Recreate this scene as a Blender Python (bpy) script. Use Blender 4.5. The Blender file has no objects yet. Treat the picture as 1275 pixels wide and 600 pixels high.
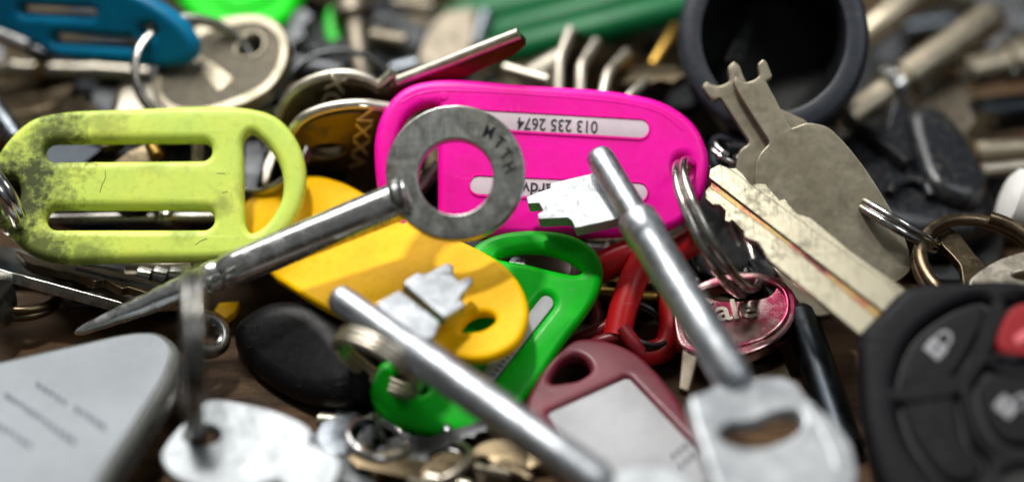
import bpy, bmesh, math, random
from mathutils import Vector, Matrix
random.seed(7)
SC = bpy.context.scene
COL = SC.collection

# ------------------------------------------------------------------ camera (all working lengths in mm, 1 unit = 1 m)
MM = 0.001
TH = math.radians(38)                 # camera looks down at the table by this angle
FOC = 300.0                           # distance to the plane of focus
KPX = 2186.0                          # focal length in photo pixels (photo 1275 x 600)
AX = Vector((1, 0, 0))
AU = Vector((0, math.sin(TH), math.cos(TH)))
AF = Vector((0, math.cos(TH), -math.sin(TH)))
CAM = Vector((0, 0, 20)) - AF * FOC
cd = bpy.data.cameras.new("camera")
cam = bpy.data.objects.new("camera", cd)
COL.objects.link(cam)
cam.location = CAM * MM
cam.rotation_euler = (math.pi / 2 - TH, 0, 0)
cd.sensor_width = 36
cd.lens = KPX / 1275 * 36
cd.clip_start = 0.01
cd.clip_end = 20
cd.dof.use_dof = True
cd.dof.focus_distance = 0.3025
cd.dof.aperture_fstop = 3.4
SC.camera = cam

# ------------------------------------------------------------------ world and lamps
w = bpy.data.worlds.new("World")
SC.world = w
w.use_nodes = True
wn, wl = w.node_tree.nodes, w.node_tree.links
bg = wn["Background"]
tc = wn.new("ShaderNodeTexCoord")
sep = wn.new("ShaderNodeSeparateXYZ")
wl.new(tc.outputs["Generated"], sep.inputs[0])
nz = wn.new("ShaderNodeTexNoise")
nz.inputs["Scale"].default_value = 2.6
nz.inputs["Detail"].default_value = 3
wl.new(tc.outputs["Generated"], nz.inputs["Vector"])
ad = wn.new("ShaderNodeMath"); ad.operation = "MULTIPLY_ADD"
wl.new(nz.outputs["Fac"], ad.inputs[0]); ad.inputs[1].default_value = 0.9
wl.new(sep.outputs["Z"], ad.inputs[2])
rp = wn.new("ShaderNodeValToRGB")
e = rp.color_ramp.elements
e[0].position = 0.30; e[0].color = (0.02, 0.02, 0.02, 1)
e[1].position = 1.25; e[1].color = (0.95, 1.0, 1.0, 1)
for p_, c_ in ((0.55, 0.10), (0.8, 0.34), (1.0, 0.62)):
    el = e.new(p_); el.color = (c_, c_ * 1.01, c_ * 1.0, 1)
wl.new(ad.outputs[0], rp.inputs[0])
wl.new(rp.outputs[0], bg.inputs[0])
bg.inputs[1].default_value = 0.165


def area(name, loc, target, size, power, color):
    l = bpy.data.lights.new(name, "AREA")
    l.shape = "RECTANGLE"; l.size = size[0]; l.size_y = size[1]
    l.energy = power; l.color = color
    o = bpy.data.objects.new(name, l); COL.objects.link(o)
    o.location = loc
    o.rotation_euler = (Vector(target) - Vector(loc)).to_track_quat("-Z", "Y").to_euler()
    return o


area("softbox_lamp", (-0.26, 0.45, 0.64), (0, 0, 0.02), (0.62, 0.44), 6.7, (1.0, 0.985, 0.96))
area("window_lamp", (0.45, -0.15, 0.8), (0, 0, 0.02), (0.3, 0.3), 1.6, (0.93, 0.97, 1.0))
area("small_lamp", (-0.10, 0.10, 0.55), (0, 0, 0.02), (0.05, 0.05), 2.5, (1.0, 0.97, 0.92))
SC.view_settings.view_transform = "Standard"
SC.view_settings.look = "None"
SC.view_settings.exposure = 0.0
SC.view_settings.gamma = 1.0

# ------------------------------------------------------------------ helpers: points, frames


def P(px, py, d):
    return CAM + AF * d + AX * ((px - 637.5) * d / KPX) + AU * ((300 - py) * d / KPX)


def cv(n):                            # camera-space vector (right, up, towards camera) -> world
    return (AX * n[0] + AU * n[1] - AF * n[2]).normalized()


def DH(py, h):                        # depth at which the ray through row py has height h (mm)
    return (CAM.z - h) / (math.sin(TH) - math.cos(TH) * (300 - py) / KPX)


class Fr:
    """a plane in the world: origin, in-plane axes and a normal towards the camera"""

    def __init__(s, O, n, xdir=None):
        s.O = O.copy(); s.z = n.normalized()
        x = xdir if xdir is not None else AX
        x = x - s.z * x.dot(s.z)
        s.x = x.normalized(); s.y = s.z.cross(s.x)

    def uv(s, px, py):
        r = (P(px, py, 1.0) - CAM)
        t = (s.O - CAM).dot(s.z) / r.dot(s.z)
        q = CAM + r * t - s.O
        return (q.dot(s.x), q.dot(s.y))

    def pt(s, px, py, z=0):
        u, v = s.uv(px, py)
        return s.O + s.x * u + s.y * v + s.z * z

    def up(s, z):
        return Fr(s.O + s.z * z, s.z, s.x)

    def M(s):
        m = Matrix((s.x, s.y, s.z)).transposed().to_4x4()
        m.translation = s.O * MM
        return m


def fr3(a, b, c):
    A, B, C_ = P(*a), P(*b), P(*c)
    n = (B - A).cross(C_ - A).normalized()
    if n.dot(CAM - A) < 0:
        n = -n
    return Fr((A + B + C_) / 3, n)


def frn(px, py, d, n, xdir=None):
    return Fr(P(px, py, d), cv(n), None if xdir is None else cv(xdir))


# ------------------------------------------------------------------ helpers: objects
def label(o, text, cat, group=None, kind=None):
    o["label"] = text; o["category"] = cat
    if group: o["group"] = group
    if kind: o["kind"] = kind
    return o


def root(name, F, text, cat, group=None):
    o = bpy.data.objects.new(name, None)
    o.empty_display_size = 0.004
    COL.objects.link(o)
    o.matrix_world = F.M()
    o["_m"] = 1
    del o["_m"]
    ROOTM[o.name] = F.M()
    return label(o, text, cat, group)


ROOTM = {}


def link(name, me, mat, F, parent=None):
    me.materials.clear(); me.materials.append(mat)
    o = bpy.data.objects.new(name, me)
    COL.objects.link(o)
    m = F.M()
    if parent is None:
        o.matrix_world = m
        ROOTM[o.name] = m
    else:
        o.parent = parent
        o.matrix_basis = ROOTM[parent.name].inverted() @ m
        ROOTM[o.name] = m
    return o


def finish(me, ang=32):
    me.polygons.foreach_set("use_smooth", [True] * len(me.polygons))
    me.set_sharp_from_angle(angle=math.radians(ang))
    return me


def smooth(pts, n=7):
    """closed centripetal Catmull-Rom through points; a third entry 'c' keeps a corner"""
    N = len(pts); out = []
    for i in range(N):
        p1, p2 = pts[i], pts[(i + 1) % N]
        p0, p3 = pts[i - 1], pts[(i + 2) % N]
        a1, a2 = Vector(p1[:2]), Vector(p2[:2])
        c1, c2 = len(p1) > 2, len(p2) > 2
        if c1 and c2:
            out.append(tuple(a1)); continue
        a0 = Vector(p0[:2]) if not c1 else a1 - (a2 - a1)
        a3 = Vector(p3[:2]) if not c2 else a2 + (a2 - a1)
        t0 = 0; t1 = t0 + max((a1 - a0).length, 1e-6) ** .5
        t2 = t1 + max((a2 - a1).length, 1e-6) ** .5; t3 = t2 + max((a3 - a2).length, 1e-6) ** .5
        for k in range(n):
            t = t1 + (t2 - t1) * k / n
            A1 = a0 * ((t1 - t) / (t1 - t0)) + a1 * ((t - t0) / (t1 - t0))
            A2 = a1 * ((t2 - t) / (t2 - t1)) + a2 * ((t - t1) / (t2 - t1))
            A3 = a2 * ((t3 - t) / (t3 - t2)) + a3 * ((t - t2) / (t3 - t2))
            B1 = A1 * ((t2 - t) / (t2 - t0)) + A2 * ((t - t0) / (t2 - t0))
            B2 = A2 * ((t3 - t) / (t3 - t1)) + A3 * ((t - t1) / (t3 - t1))
            q = B1 * ((t2 - t) / (t2 - t1)) + B2 * ((t - t1) / (t2 - t1))
            out.append((q.x, q.y))
    return out


def rpoly(pts, r=4, n=5):
    """polygon with rounded corners, each point (x, y[, r])"""
    out = []; N = len(pts)
    for i in range(N):
        p = Vector(pts[i][:2]); rr = pts[i][2] if len(pts[i]) > 2 else r
        a = Vector(pts[i - 1][:2]) - p; b = Vector(pts[(i + 1) % N][:2]) - p
        if rr <= 0:
            out.append(tuple(p)); continue
        qa = p + a.normalized() * min(rr, a.length * .49)
        qb = p + b.normalized() * min(rr, b.length * .49)
        for k in range(n + 1):
            t = k / n
            c1 = qa.lerp(p, .55); c2 = qb.lerp(p, .55)
            q = qa * (1 - t) ** 3 + c1 * (3 * t * (1 - t) ** 2) + c2 * (3 * t * t * (1 - t)) + qb * t ** 3
            out.append((q.x, q.y))
    return out


def stad(x1, y1, x2, y2, r, r2=None, n=10):
    a = math.atan2(y2 - y1, x2 - x1); out = []
    r2 = r2 or r
    for k in range(n + 1):
        t = a - math.pi / 2 + math.pi * k / n
        out.append((x2 + r2 * math.cos(t), y2 + r2 * math.sin(t)))
    for k in range(n + 1):
        t = a + math.pi / 2 + math.pi * k / n
        out.append((x1 + r * math.cos(t), y1 + r * math.sin(t)))
    return out


def ell(cx, cy, rx, ry, rot=0, n=48):
    c, s = math.cos(math.radians(rot)), math.sin(math.radians(rot)); out = []
    for k in range(n):
        t = 2 * math.pi * k / n
        x, y = rx * math.cos(t), ry * math.sin(t)
        out.append((cx + x * c - y * s, cy + x * s + y * c))
    return out


def shrink(poly, k):
    cx = sum(p[0] for p in poly) / len(poly); cy = sum(p[1] for p in poly) / len(poly)
    out = []
    for x, y in poly:
        d = math.hypot(x - cx, y - cy)
        out.append((cx + (x - cx) * (d - k) / d, cy + (y - cy) * (d - k) / d))
    return out


def plate_mesh(outer, holes, t, bev, res=3):
    """a solid plate from local mm outlines: front face at z = 0, back at z = -t, rounded edges"""
    cu = bpy.data.curves.new("outline", "CURVE")
    cu.dimensions = "2D"; cu.fill_mode = "BOTH"
    for ring in [outer] + list(holes):
        sp = cu.splines.new("POLY"); sp.points.add(len(ring) - 1)
        for q, p in zip(sp.points, ring):
            q.co = (p[0] * MM, p[1] * MM, 0, 1)
        sp.use_cyclic_u = True
    bev = min(bev, t * .48)
    cu.bevel_depth = bev * MM; cu.bevel_resolution = res
    cu.offset = -bev * MM
    cu.extrude = (t / 2 - bev) * MM
    o = bpy.data.objects.new("tmp", cu)
    me = bpy.data.meshes.new_from_object(o)
    bpy.data.objects.remove(o); bpy.data.curves.remove(cu)
    bm = bmesh.new(); bm.from_mesh(me)
    bmesh.ops.remove_doubles(bm, verts=bm.verts, dist=2e-6)
    bmesh.ops.translate(bm, verts=bm.verts, vec=(0, 0, -t / 2 * MM))
    bmesh.ops.recalc_face_normals(bm, faces=bm.faces)
    bm.to_mesh(me); bm.free()
    return finish(me)


def plate(name, F, outer, t, bev, mat, parent=None, holes=(), z=0, px=True):
    """plate whose front face outline is given in photo pixels on the plane F (or in local mm)"""
    f = (lambda L: [F.uv(*p[:2]) for p in L]) if px else (lambda L: L)
    o = link(name, plate_mesh(f(outer), [f(h) for h in holes], t, bev), mat, F.up(z) if z else F, parent)
    if t > 0.5:
        m = o.modifiers.new("wn", "WEIGHTED_NORMAL"); m.keep_sharp = True
    return o


def lathe(name, A, B, prof, mat, parent=None, seg=40, rel=True):
    """turned body from A to B; prof = [(fraction or mm along, radius mm)]"""
    ax = B - A; L = ax.length
    n = ax.normalized()
    F = Fr(A, n, AX if abs(n.dot(AX)) < .9 else AU)
    bm = bmesh.new(); rings = []
    for s, r in prof:
        zz = s * L if rel else s
        rings.append([bm.verts.new(Vector((r * math.cos(2 * math.pi * k / seg), r * math.sin(2 * math.pi * k / seg), zz)) * MM)
                      for k in range(seg)])
    for a, b in zip(rings, rings[1:]):
        for k in range(seg):
            bm.faces.new((a[k], a[(k + 1) % seg], b[(k + 1) % seg], b[k]))
    bm.faces.new(rings[0][::-1]); bm.faces.new(rings[-1])
    me = bpy.data.meshes.new(name)
    bmesh.ops.recalc_face_normals(bm, faces=bm.faces)
    bm.to_mesh(me); bm.free()
    return link(name, finish(me, 40), mat, F, parent)


def rodp(r, ch=.3, L=1.0, r2=None):
    """profile of a rod with softened ends"""
    r2 = r2 or r
    return [(0, r - ch), (.01, r - ch * .3), (.02, r), (.98, r2), (.99, r2 - ch * .3), (1, r2 - ch)]


def tube_mesh(F, pts, rad, seg=14, closed=False, flat=1.0):
    """sweep a round (or flattened) wire along world points, mesh local to F"""
    N = len(pts)
    inv = F.M().inverted()
    bm = bmesh.new(); rings = []
    up = None
    for i in range(N):
        a = pts[i - 1] if (i > 0 or closed) else pts[i]
        b = pts[(i + 1) % N] if (i < N - 1 or closed) else pts[i]
        t = (b - a).normalized()
        if up is None:
            up = F.z - t * F.z.dot(t)
            if up.length < .1: up = F.x - t * F.x.dot(t)
            up.normalize()
        up = (up - t * up.dot(t)).normalized()
        sd = t.cross(up)
        r = rad(i / (N - 1)) if callable(rad) else rad
        rings.append([bm.verts.new(inv @ ((pts[i] + (up * math.cos(2 * math.pi * k / seg) + sd * math.sin(2 * math.pi * k / seg) * flat) * r) * MM))
                      for k in range(seg)])
    prs = list(zip(rings, rings[1:])) + ([(rings[-1], rings[0])] if closed else [])
    for a, b in prs:
        for k in range(seg):
            bm.faces.new((a[k], a[(k + 1) % seg], b[(k + 1) % seg], b[k]))
    if not closed:
        bm.faces.new(rings[0][::-1]); bm.faces.new(rings[-1])
    me = bpy.data.meshes.new("tube")
    bmesh.ops.recalc_face_normals(bm, faces=bm.faces)
    bm.to_mesh(me); bm.free()
    return finish(me, 50)


def tube(name, F, pts, rad, mat, parent=None, **k):
    return link(name, tube_mesh(F, pts, rad, **k), mat, F, parent)


def spl(pts, n=8):
    """open Catmull-Rom through 3D points"""
    out = []
    Q = [pts[0] * 2 - pts[1]] + list(pts) + [pts[-1] * 2 - pts[-2]]
    for i in range(1, len(Q) - 2):
        for k in range(n):
            t = k / n
            a, b, c, d = Q[i - 1], Q[i], Q[i + 1], Q[i + 2]
            out.append(((b * 2) + (c - a) * t + (a * 2 - b * 5 + c * 4 - d) * t * t + (b * 3 - a - c * 3 + d) * t ** 3) * .5)
    out.append(pts[-1])
    return out


def split_ring(name, F, R, r, mat, text, turns=1.9, pitch=2.05, start=0.0, group=None, cat="key ring", flat=1.0):
    """a coiled key ring centred on the frame F, lying in its plane"""
    pts = []; N = int(turns * 56)
    for i in range(N + 1):
        a = start + 2 * math.pi * turns * i / N
        k = i / N * turns
        zz = (min(max(k - .38, 0), turns - .76) - (turns - .76) / 2) / max(turns - .76, .01) * pitch * r if turns > 1 else 0
        pts.append(F.O + (F.x * math.cos(a) + F.y * math.sin(a)) * R + F.z * zz)
    o = tube(name, F, pts, r, mat, flat=flat)
    return label(o, text, cat, group)


def text(name, body, F, px, py, size, ang, mat, parent, z=.03, depth=.06, sx=1.0, bold=0.0):
    cu = bpy.data.curves.new("t", "FONT")
    cu.body = body; cu.size = size * MM; cu.align_x = "CENTER"; cu.align_y = "CENTER"
    cu.extrude = depth * MM; cu.offset = bold * MM
    o = bpy.data.objects.new("tmp", cu)
    me = bpy.data.meshes.new_from_object(o)
    bpy.data.objects.remove(o); bpy.data.curves.remove(cu)
    u, v = F.uv(px, py)
    me.transform(Matrix.Translation((u * MM, v * MM, z * MM)) @ Matrix.Rotation(math.radians(ang), 4, "Z") @ Matrix.Diagonal((sx, 1, 1, 1)))
    return link(name, me, mat, F, parent)


# ------------------------------------------------------------------ materials
def lin(c):
    return tuple((v / 255 / 12.92 if v / 255 <= .04045 else ((v / 255 + .055) / 1.055) ** 2.4) for v in c) + (1,)


def node_mat(name):
    m = bpy.data.materials.new(name); m.use_nodes = True
    nt = m.node_tree
    return m, nt.nodes, nt.links, nt.nodes["Principled BSDF"]


def noise(N, L, vec, scale, detail=5, rough=.6):
    n = N.new("ShaderNodeTexNoise")
    n.inputs["Scale"].default_value = scale; n.inputs["Detail"].default_value = detail
    n.inputs["Roughness"].default_value = rough
    L.new(vec, n.inputs["Vector"])
    return n.outputs["Fac"]


def ramp(N, L, f, a, b, ca=0.0, cb=1.0):
    r = N.new("ShaderNodeMapRange")
    r.inputs["From Min"].default_value = a; r.inputs["From Max"].default_value = b
    r.inputs["To Min"].default_value = ca; r.inputs["To Max"].default_value = cb
    L.new(f, r.inputs["Value"])
    return r.outputs["Result"]


def mixc(N, L, f, a, b):
    m = N.new("ShaderNodeMix"); m.data_type = "RGBA"
    L.new(f, m.inputs["Factor"])
    for s, v in (("A", a), ("B", b)):
        i = [k for k in m.inputs if k.name == s and k.type == "RGBA"][0]
        if isinstance(v, tuple): i.default_value = v
        else: L.new(v, i)
    return [k for k in m.outputs if k.type == "RGBA"][0]


def math2(N, L, op, a, b):
    m = N.new("ShaderNodeMath"); m.operation = op
    for i, v in ((0, a), (1, b)):
        if isinstance(v, (int, float)): m.inputs[i].default_value = v
        else: L.new(v, m.inputs[i])
    return m.outputs[0]


def coords(N, L, off=(0, 0, 0), scale=(1000, 1000, 1000)):
    t = N.new("ShaderNodeTexCoord"); mp = N.new("ShaderNodeMapping")
    mp.inputs["Scale"].default_value = scale
    mp.inputs["Location"].default_value = off
    L.new(t.outputs["Object"], mp.inputs["Vector"])
    return mp.outputs["Vector"]                     # millimetres


def metal(name, col, rough=.3, grime=.35, pits=.4, scratch=.5, spec=(.5, .6), metallic=1.0, grimecol=(26, 22, 17), tint=None, bump=.08, dk=.8, ms=.5):
    m, N, L, b = node_mat(name)
    v = coords(N, L, (random.random() * 50, random.random() * 50, 3))
    big = noise(N, L, v, .16, 4); mid = noise(N, L, v, ms, 6, .6); fine = noise(N, L, v, 4.5, 4)
    vs = coords(N, L, (1, 2, 3), (4200, 260, 900))
    sc = noise(N, L, vs, 1.0, 3, .55)
    base = lin(col)
    dark = tuple(x * dk for x in base[:3]) + (1,)
    c1 = mixc(N, L, ramp(N, L, mid, .35, .68), dark, base)
    if tint is not None:
        c1 = mixc(N, L, ramp(N, L, big, .44, .58, 0, .85), c1, lin(tint))
    gm = math2(N, L, "MULTIPLY", ramp(N, L, math2(N, L, "ADD", math2(N, L, "MULTIPLY", big, .7), math2(N, L, "MULTIPLY", mid, .5)), .60, .78), grime)
    pt = math2(N, L, "MULTIPLY", math2(N, L, "MULTIPLY", ramp(N, L, fine, .66, .70), ramp(N, L, big, .42, .58)), pits)
    g = math2(N, L, "MAXIMUM", gm, pt)
    c1 = mixc(N, L, math2(N, L, "MULTIPLY", ramp(N, L, sc, .56, .68), .55 * scratch), c1, tuple(x * .45 for x in base[:3]) + (1,))
    c2 = mixc(N, L, g, c1, lin(grimecol))
    L.new(c2, b.inputs["Base Color"])
    mt = math2(N, L, "MULTIPLY", math2(N, L, "SUBTRACT", 1.0, math2(N, L, "MULTIPLY", g, .7)), metallic)
    L.new(mt, b.inputs["Metallic"])
    r1 = ramp(N, L, mid, .3, .7, rough * .85, rough * 1.18)
    r2 = math2(N, L, "ADD", r1, ramp(N, L, sc, .5, .72, 0, .16 * scratch))
    r3 = math2(N, L, "ADD", r2, math2(N, L, "MULTIPLY", g, .3))
    L.new(r3, b.inputs["Roughness"])
    bp = N.new("ShaderNodeBump"); bp.inputs["Strength"].default_value = bump; bp.inputs["Distance"].default_value = .00012
    h = math2(N, L, "ADD", math2(N, L, "MULTIPLY", mid, .6), math2(N, L, "MULTIPLY", sc, .5 * scratch))
    h = math2(N, L, "SUBTRACT", h, math2(N, L, "MULTIPLY", pt, 1.2))
    L.new(h, bp.inputs["Height"]); L.new(bp.outputs[0], b.inputs["Normal"])
    return m


def plastic(name, col, rough=.38, dirt=.12, grain=.05, stain=None, sss=.0, col2=None, spec=.5, dirtcol=(22, 22, 16), big=.12, scuff=.75):
    m, N, L, b = node_mat(name)
    v = coords(N, L, (random.random() * 50, random.random() * 50, 7))
    big_ = noise(N, L, v, big, 4); mid = noise(N, L, v, .75, 7, .72); fine = noise(N, L, v, 5.0, 3)
    base = lin(col)
    c = mixc(N, L, ramp(N, L, big_, .35, .65), base, lin(col2) if col2 else tuple(x * .82 for x in base[:3]) + (1,))
    d = math2(N, L, "MULTIPLY", ramp(N, L, math2(N, L, "ADD", math2(N, L, "MULTIPLY", mid, .75), math2(N, L, "MULTIPLY", fine, .35)), .56, .74), dirt)
    if stain:
        # grime rubbed in around one end of the thing: centre, reach (mm), strength
        for (cx, cy, rad, amt) in stain:
            vm = N.new("ShaderNodeVectorMath"); vm.operation = "DISTANCE"
            t = N.new("ShaderNodeTexCoord"); s2 = N.new("ShaderNodeVectorMath"); s2.operation = "SCALE"
            s2.inputs["Scale"].default_value = 1000
            L.new(t.outputs["Object"], s2.inputs[0]); L.new(s2.outputs[0], vm.inputs[0])
            vm.inputs[1].default_value = (cx, cy, 0)
            near = ramp(N, L, vm.outputs["Value"], rad, 0, 0, 1)
            mm_ = math2(N, L, "ADD", math2(N, L, "MULTIPLY", mid, .8), math2(N, L, "MULTIPLY", big_, .5))
            s = ramp(N, L, math2(N, L, "ADD", mm_, math2(N, L, "MULTIPLY", near, .55)), .76, 1.08, 0, amt)
            s = math2(N, L, "MULTIPLY", s, ramp(N, L, near, 0, .25))
            d = math2(N, L, "MAXIMUM", d, s)
    s1_ = noise(N, L, coords(N, L, (4, 1, 2), (160, 3600, 900)), 1.0, 2, .5)
    s2_ = noise(N, L, coords(N, L, (9, 3, 5), (3100, 210, 900)), 1.0, 2, .5)
    scf = math2(N, L, "MULTIPLY", math2(N, L, "MAXIMUM", ramp(N, L, s1_, .69, .74), ramp(N, L, s2_, .70, .75)), ramp(N, L, big_, .45, .6, 0, scuff))
    c = mixc(N, L, scf, c, tuple(min(1, x * .55 + .16) for x in base[:3]) + (1,))
    c2 = mixc(N, L, d, c, lin(dirtcol))
    L.new(c2, b.inputs["Base Color"])
    L.new(math2(N, L, "ADD", ramp(N, L, mid, .3, .7, rough * .85, rough * 1.2), math2(N, L, "MULTIPLY", d, .25)), b.inputs["Roughness"])
    b.inputs["Specular IOR Level"].default_value = spec
    if sss:
        b.inputs["Subsurface Weight"].default_value = sss
        b.inputs["Subsurface Radius"].default_value = (1, 1, 1)
        b.inputs["Subsurface Scale"].default_value = .0015
    bp = N.new("ShaderNodeBump"); bp.inputs["Strength"].default_value = grain * 2; bp.inputs["Distance"].default_value = .00015
    L.new(math2(N, L, "ADD", math2(N, L, "MULTIPLY", fine, .5), mid), bp.inputs["Height"])
    L.new(bp.outputs[0], b.inputs["Normal"])
    return m


M = {}
M["nickel"] = metal("worn_nickel", (196, 188, 172), .34, .5, .5)
M["steel"] = metal("grey_steel", (156, 159, 155), .30, .5, 1.0, .5, tint=(128, 128, 120), dk=.92, bump=.05)
M["chrome"] = metal("chrome_wire", (205, 205, 203), .16, .3, .2, .2)
M["wire"] = metal("steel_wire", (190, 186, 178), .2, .3, .25, .3)
M["shaft"] = metal("polished_shaft", (222, 223, 222), .19, .45, .9, .5, dk=.8, metallic=.95)
M["edge"] = metal("bright_lit_edge", (216, 208, 192), .42, .2, .5, .3)  # light on key edges put into a brighter metal
M["zinc"] = metal("zinc_casting", (188, 193, 198), .40, .3, 1.0, .5, bump=.10, tint=(158, 163, 168), ms=.8)
M["white_metal"] = metal("pale_zinc", (160, 165, 168), .5, .16, 1.0, .5, bump=.06, metallic=.65, tint=(150, 155, 158), dk=.94, ms=.8)
M["flat"] = metal("dull_nickel_silver", (164, 156, 136), .42, .12, .9, .2, tint=(146, 138, 118), metallic=.85, dk=.92, bump=.04)
M["blade"] = metal("car_key_blade", (124, 120, 105), .40, .3, 1.0, .7, metallic=.9, tint=(114, 110, 95), bump=.03, dk=.93, ms=.9)
M["brass"] = metal("old_brass", (186, 148, 72), .36, .5, .4)
M["tarnish_shade2"] = metal("greyed_nickel", (128, 120, 106), .42, .4, .4)
M["bronze"] = metal("bronze_ring", (128, 112, 90), .3, .5, .3)
M["wire2"] = metal("greyed_wire", (140, 140, 136), .24, .4, .3)
M["dark"] = metal("dark_steel", (86, 88, 90), .36, .5, .4)
M["black_metal"] = metal("blackened_steel", (46, 50, 54), .34, .4, .3)
M["tarnish_shade"] = metal("tarnished_shaded_key", (104, 92, 72), .33, .6, .5)  # brown tarnish; also stands for shade on the rimmed keys' faces
M["bevelled"] = metal("bluish_steel", (116, 122, 128), .28, .4, .3)
M["cream_metal"] = metal("cream_nickel", (170, 160, 140), .4, .35, .4, .2)
M["pinkmetal"] = metal("pink_tinted_head", (222, 186, 184), .2, .2, .2, .2, tint=(190, 8, 88), dk=.92, bump=.03)  # pink tint spread in broad patches over the metal
M["letters"] = plastic("ink", (18, 16, 20), .6, 0)
M["pink"] = plastic("pink_plastic", (252, 0, 172), .38, .16, .08, sss=.06, col2=(238, 0, 156), spec=.3, dirtcol=(120, 10, 84))
M["lime"] = None
M["yellow"] = plastic("yellow_plastic", (255, 198, 0), .42, .14, .04, col2=(246, 186, 0), spec=.12)
M["green"] = plastic("green_plastic", (0, 196, 24), .34, .06, .04, col2=(0, 176, 26), spec=.25)
M["brightgreen"] = plastic("bright_green_plastic", (0, 205, 8), .4, .05, .04, spec=.2)
M["darkgreen"] = plastic("bottle_green_plastic", (0, 104, 56), .4, .1, .04, spec=.3)
M["blue"] = plastic("blue_plastic", (0, 118, 158), .40, .2, .05, col2=(0, 98, 138), spec=.2)
M["maroon"] = plastic("maroon_plastic", (112, 36, 50), .42, .06, .04, col2=(98, 30, 44))
M["red"] = plastic("red_vinyl", (196, 22, 28), .34, .12, .05, sss=.08)
M["darkred"] = plastic("dark_red_vinyl", (120, 14, 24), .4, .15, .05)
M["rubber"] = plastic("black_rubber", (36, 41, 50), .40, .25, .10, dirtcol=(58, 60, 62), spec=.4)
M["rubber_in"] = plastic("shaded_dusty_rubber", (16, 17, 18), .5, .7, .4, dirtcol=(64, 68, 70), spec=.3)  # cup inside: shade put into the darker base, grey dust over it
M["fob"] = plastic("fob_black_plastic", (11, 11, 16), .55, .12, .12, dirtcol=(30, 30, 34), spec=.14)
M["moat"] = plastic("fob_recess_plastic", (7, 7, 9), .55, .0, .05)  # darker than the shell, painting the shadow gap round the buttons
M["dusty"] = plastic("dusty_black_plastic", (27, 30, 37), .30, .65, .12, dirtcol=(92, 88, 72))
M["leather"] = plastic("black_plastic_fob", (11, 12, 16), .42, .2, .1, dirtcol=(34, 36, 40), spec=.3)
M["panic"] = plastic("red_button", (140, 14, 24), .55, .1, .05, spec=.2)
M["icon"] = plastic("icon_paint", (150, 150, 154), .55, .5, .03, spec=.2)
M["pinkicon"] = plastic("pink_icon_paint", (204, 98, 108), .5, .4, .03, spec=.2)
M["paper"] = plastic("label_paper", (176, 177, 180), .6, .08, .03, spec=.3)
M["paperpink"] = plastic("label_behind_film", (222, 205, 214), .3, .03, .03)
M["white_plastic"] = plastic("white_plastic", (226, 226, 222), .4, .08, .04)
M["tagwhite"] = plastic("greyish_white_card", (142, 148, 154), .5, .06, .03, big=.05, spec=.3)
M["clear"] = plastic("cloudy_clear_plastic", (92, 95, 92), .25, .15, .03)
M["greyink"] = plastic("grey_ink", (78, 84, 94), .6, 0)
M["greymetal"] = plastic("grey_green_band", (92, 98, 90), .5, .1, .03)


def wood():
    m, N, L, b = node_mat("dark_worn_wood")
    v = coords(N, L, (3, 9, 0), (90, 700, 700))
    g = noise(N, L, v, .55, 8, .65); v2 = coords(N, L)
    s = noise(N, L, v2, .5, 6, .7); bg_ = noise(N, L, v2, .03, 3)
    c = mixc(N, L, ramp(N, L, g, .32, .68), lin((36, 26, 17)), lin((92, 68, 44)))
    c = mixc(N, L, ramp(N, L, s, .5, .72, 0, .7), c, lin((22, 17, 13)))
    c = mixc(N, L, ramp(N, L, bg_, .4, .7, 0, .5), c, lin((104, 78, 52)))
    L.new(c, b.inputs["Base Color"]); b.inputs["Roughness"].default_value = .7; b.inputs["Specular IOR Level"].default_value = .2
    bp = N.new("ShaderNodeBump"); bp.inputs["Strength"].default_value = .6; bp.inputs["Distance"].default_value = .0004
    L.new(g, bp.inputs["Height"]); L.new(bp.outputs[0], b.inputs["Normal"])
    return m


M["wood"] = wood()
M["bowmetal"] = metal("polished_zinc_bow", (196, 200, 203), .48, .25, .9, .4, bump=.3, tint=(158, 163, 168), dk=.88, ms=.35, metallic=.75)
M["groove"] = metal("dirty_groove", (128, 106, 62), .4, .6, .5, tint=(120, 40, 48), metallic=.7)
M["redkey"] = metal("reddish_reflection", (110, 52, 44), .34, .5, .4)  # red-brown reflection under the blade put into the metal's colour

# ------------------------------------------------------------------ setting: table top
FT = Fr(Vector((0, 0, 0)), Vector((0, 0, 1)))
tb = plate("table_top", FT, [(-420, -190), (420, -190), (420, 330), (-420, 330)], 18, 1.5, M["wood"], px=False)
tb["kind"] = "structure"

# ------------------------------------------------------------------ lime key tag
F = fr3((60, 140, 309), (330, 135, 311), (180, 322, 302))
u0, v0 = F.uv(10, 245)
M["lime"] = plastic("lime_plastic", (208, 222, 92), .42, .26, .06, sss=.08, col2=(190, 216, 92), dirtcol=(40, 44, 18), spec=.35,
                    stain=[(u0 + 0, v0 - 0, 17, .95), (u0 + 8, v0 + 10, 11, .85), (u0 + 6, v0 - 10, 11, .85), (u0 + 16, v0 + 13, 7, .4), (u0 + 24, v0 + 7, 5, .3), (u0 + 37, v0 - 1, 4, .45), (u0 + 30, v0 - 5, 5, .4), (u0 + 14, v0 - 12, 8, .6), (u0 + 41, v0 + 2, 4, .4)])
r = root("key_tag", F, "lime green plastic key tag with two long slots and blackened grimy left end", "key tag")
outl = smooth([(70, 139), (160, 134), (300, 132), (345, 145), (372, 178), (381, 215), (374, 256), (351, 294), (318, 313), (280, 320),
               (160, 323), (70, 324), (35, 313), (8, 290), (-10, 262), (-15, 232), (-8, 200), (12, 170), (38, 148)])
loop = smooth([(303, 200), (303, 172), (312, 163), (326, 172), (343, 193), (351, 215), (351, 242), (341, 265), (326, 282), (312, 288), (306, 280), (304, 256)])
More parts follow.
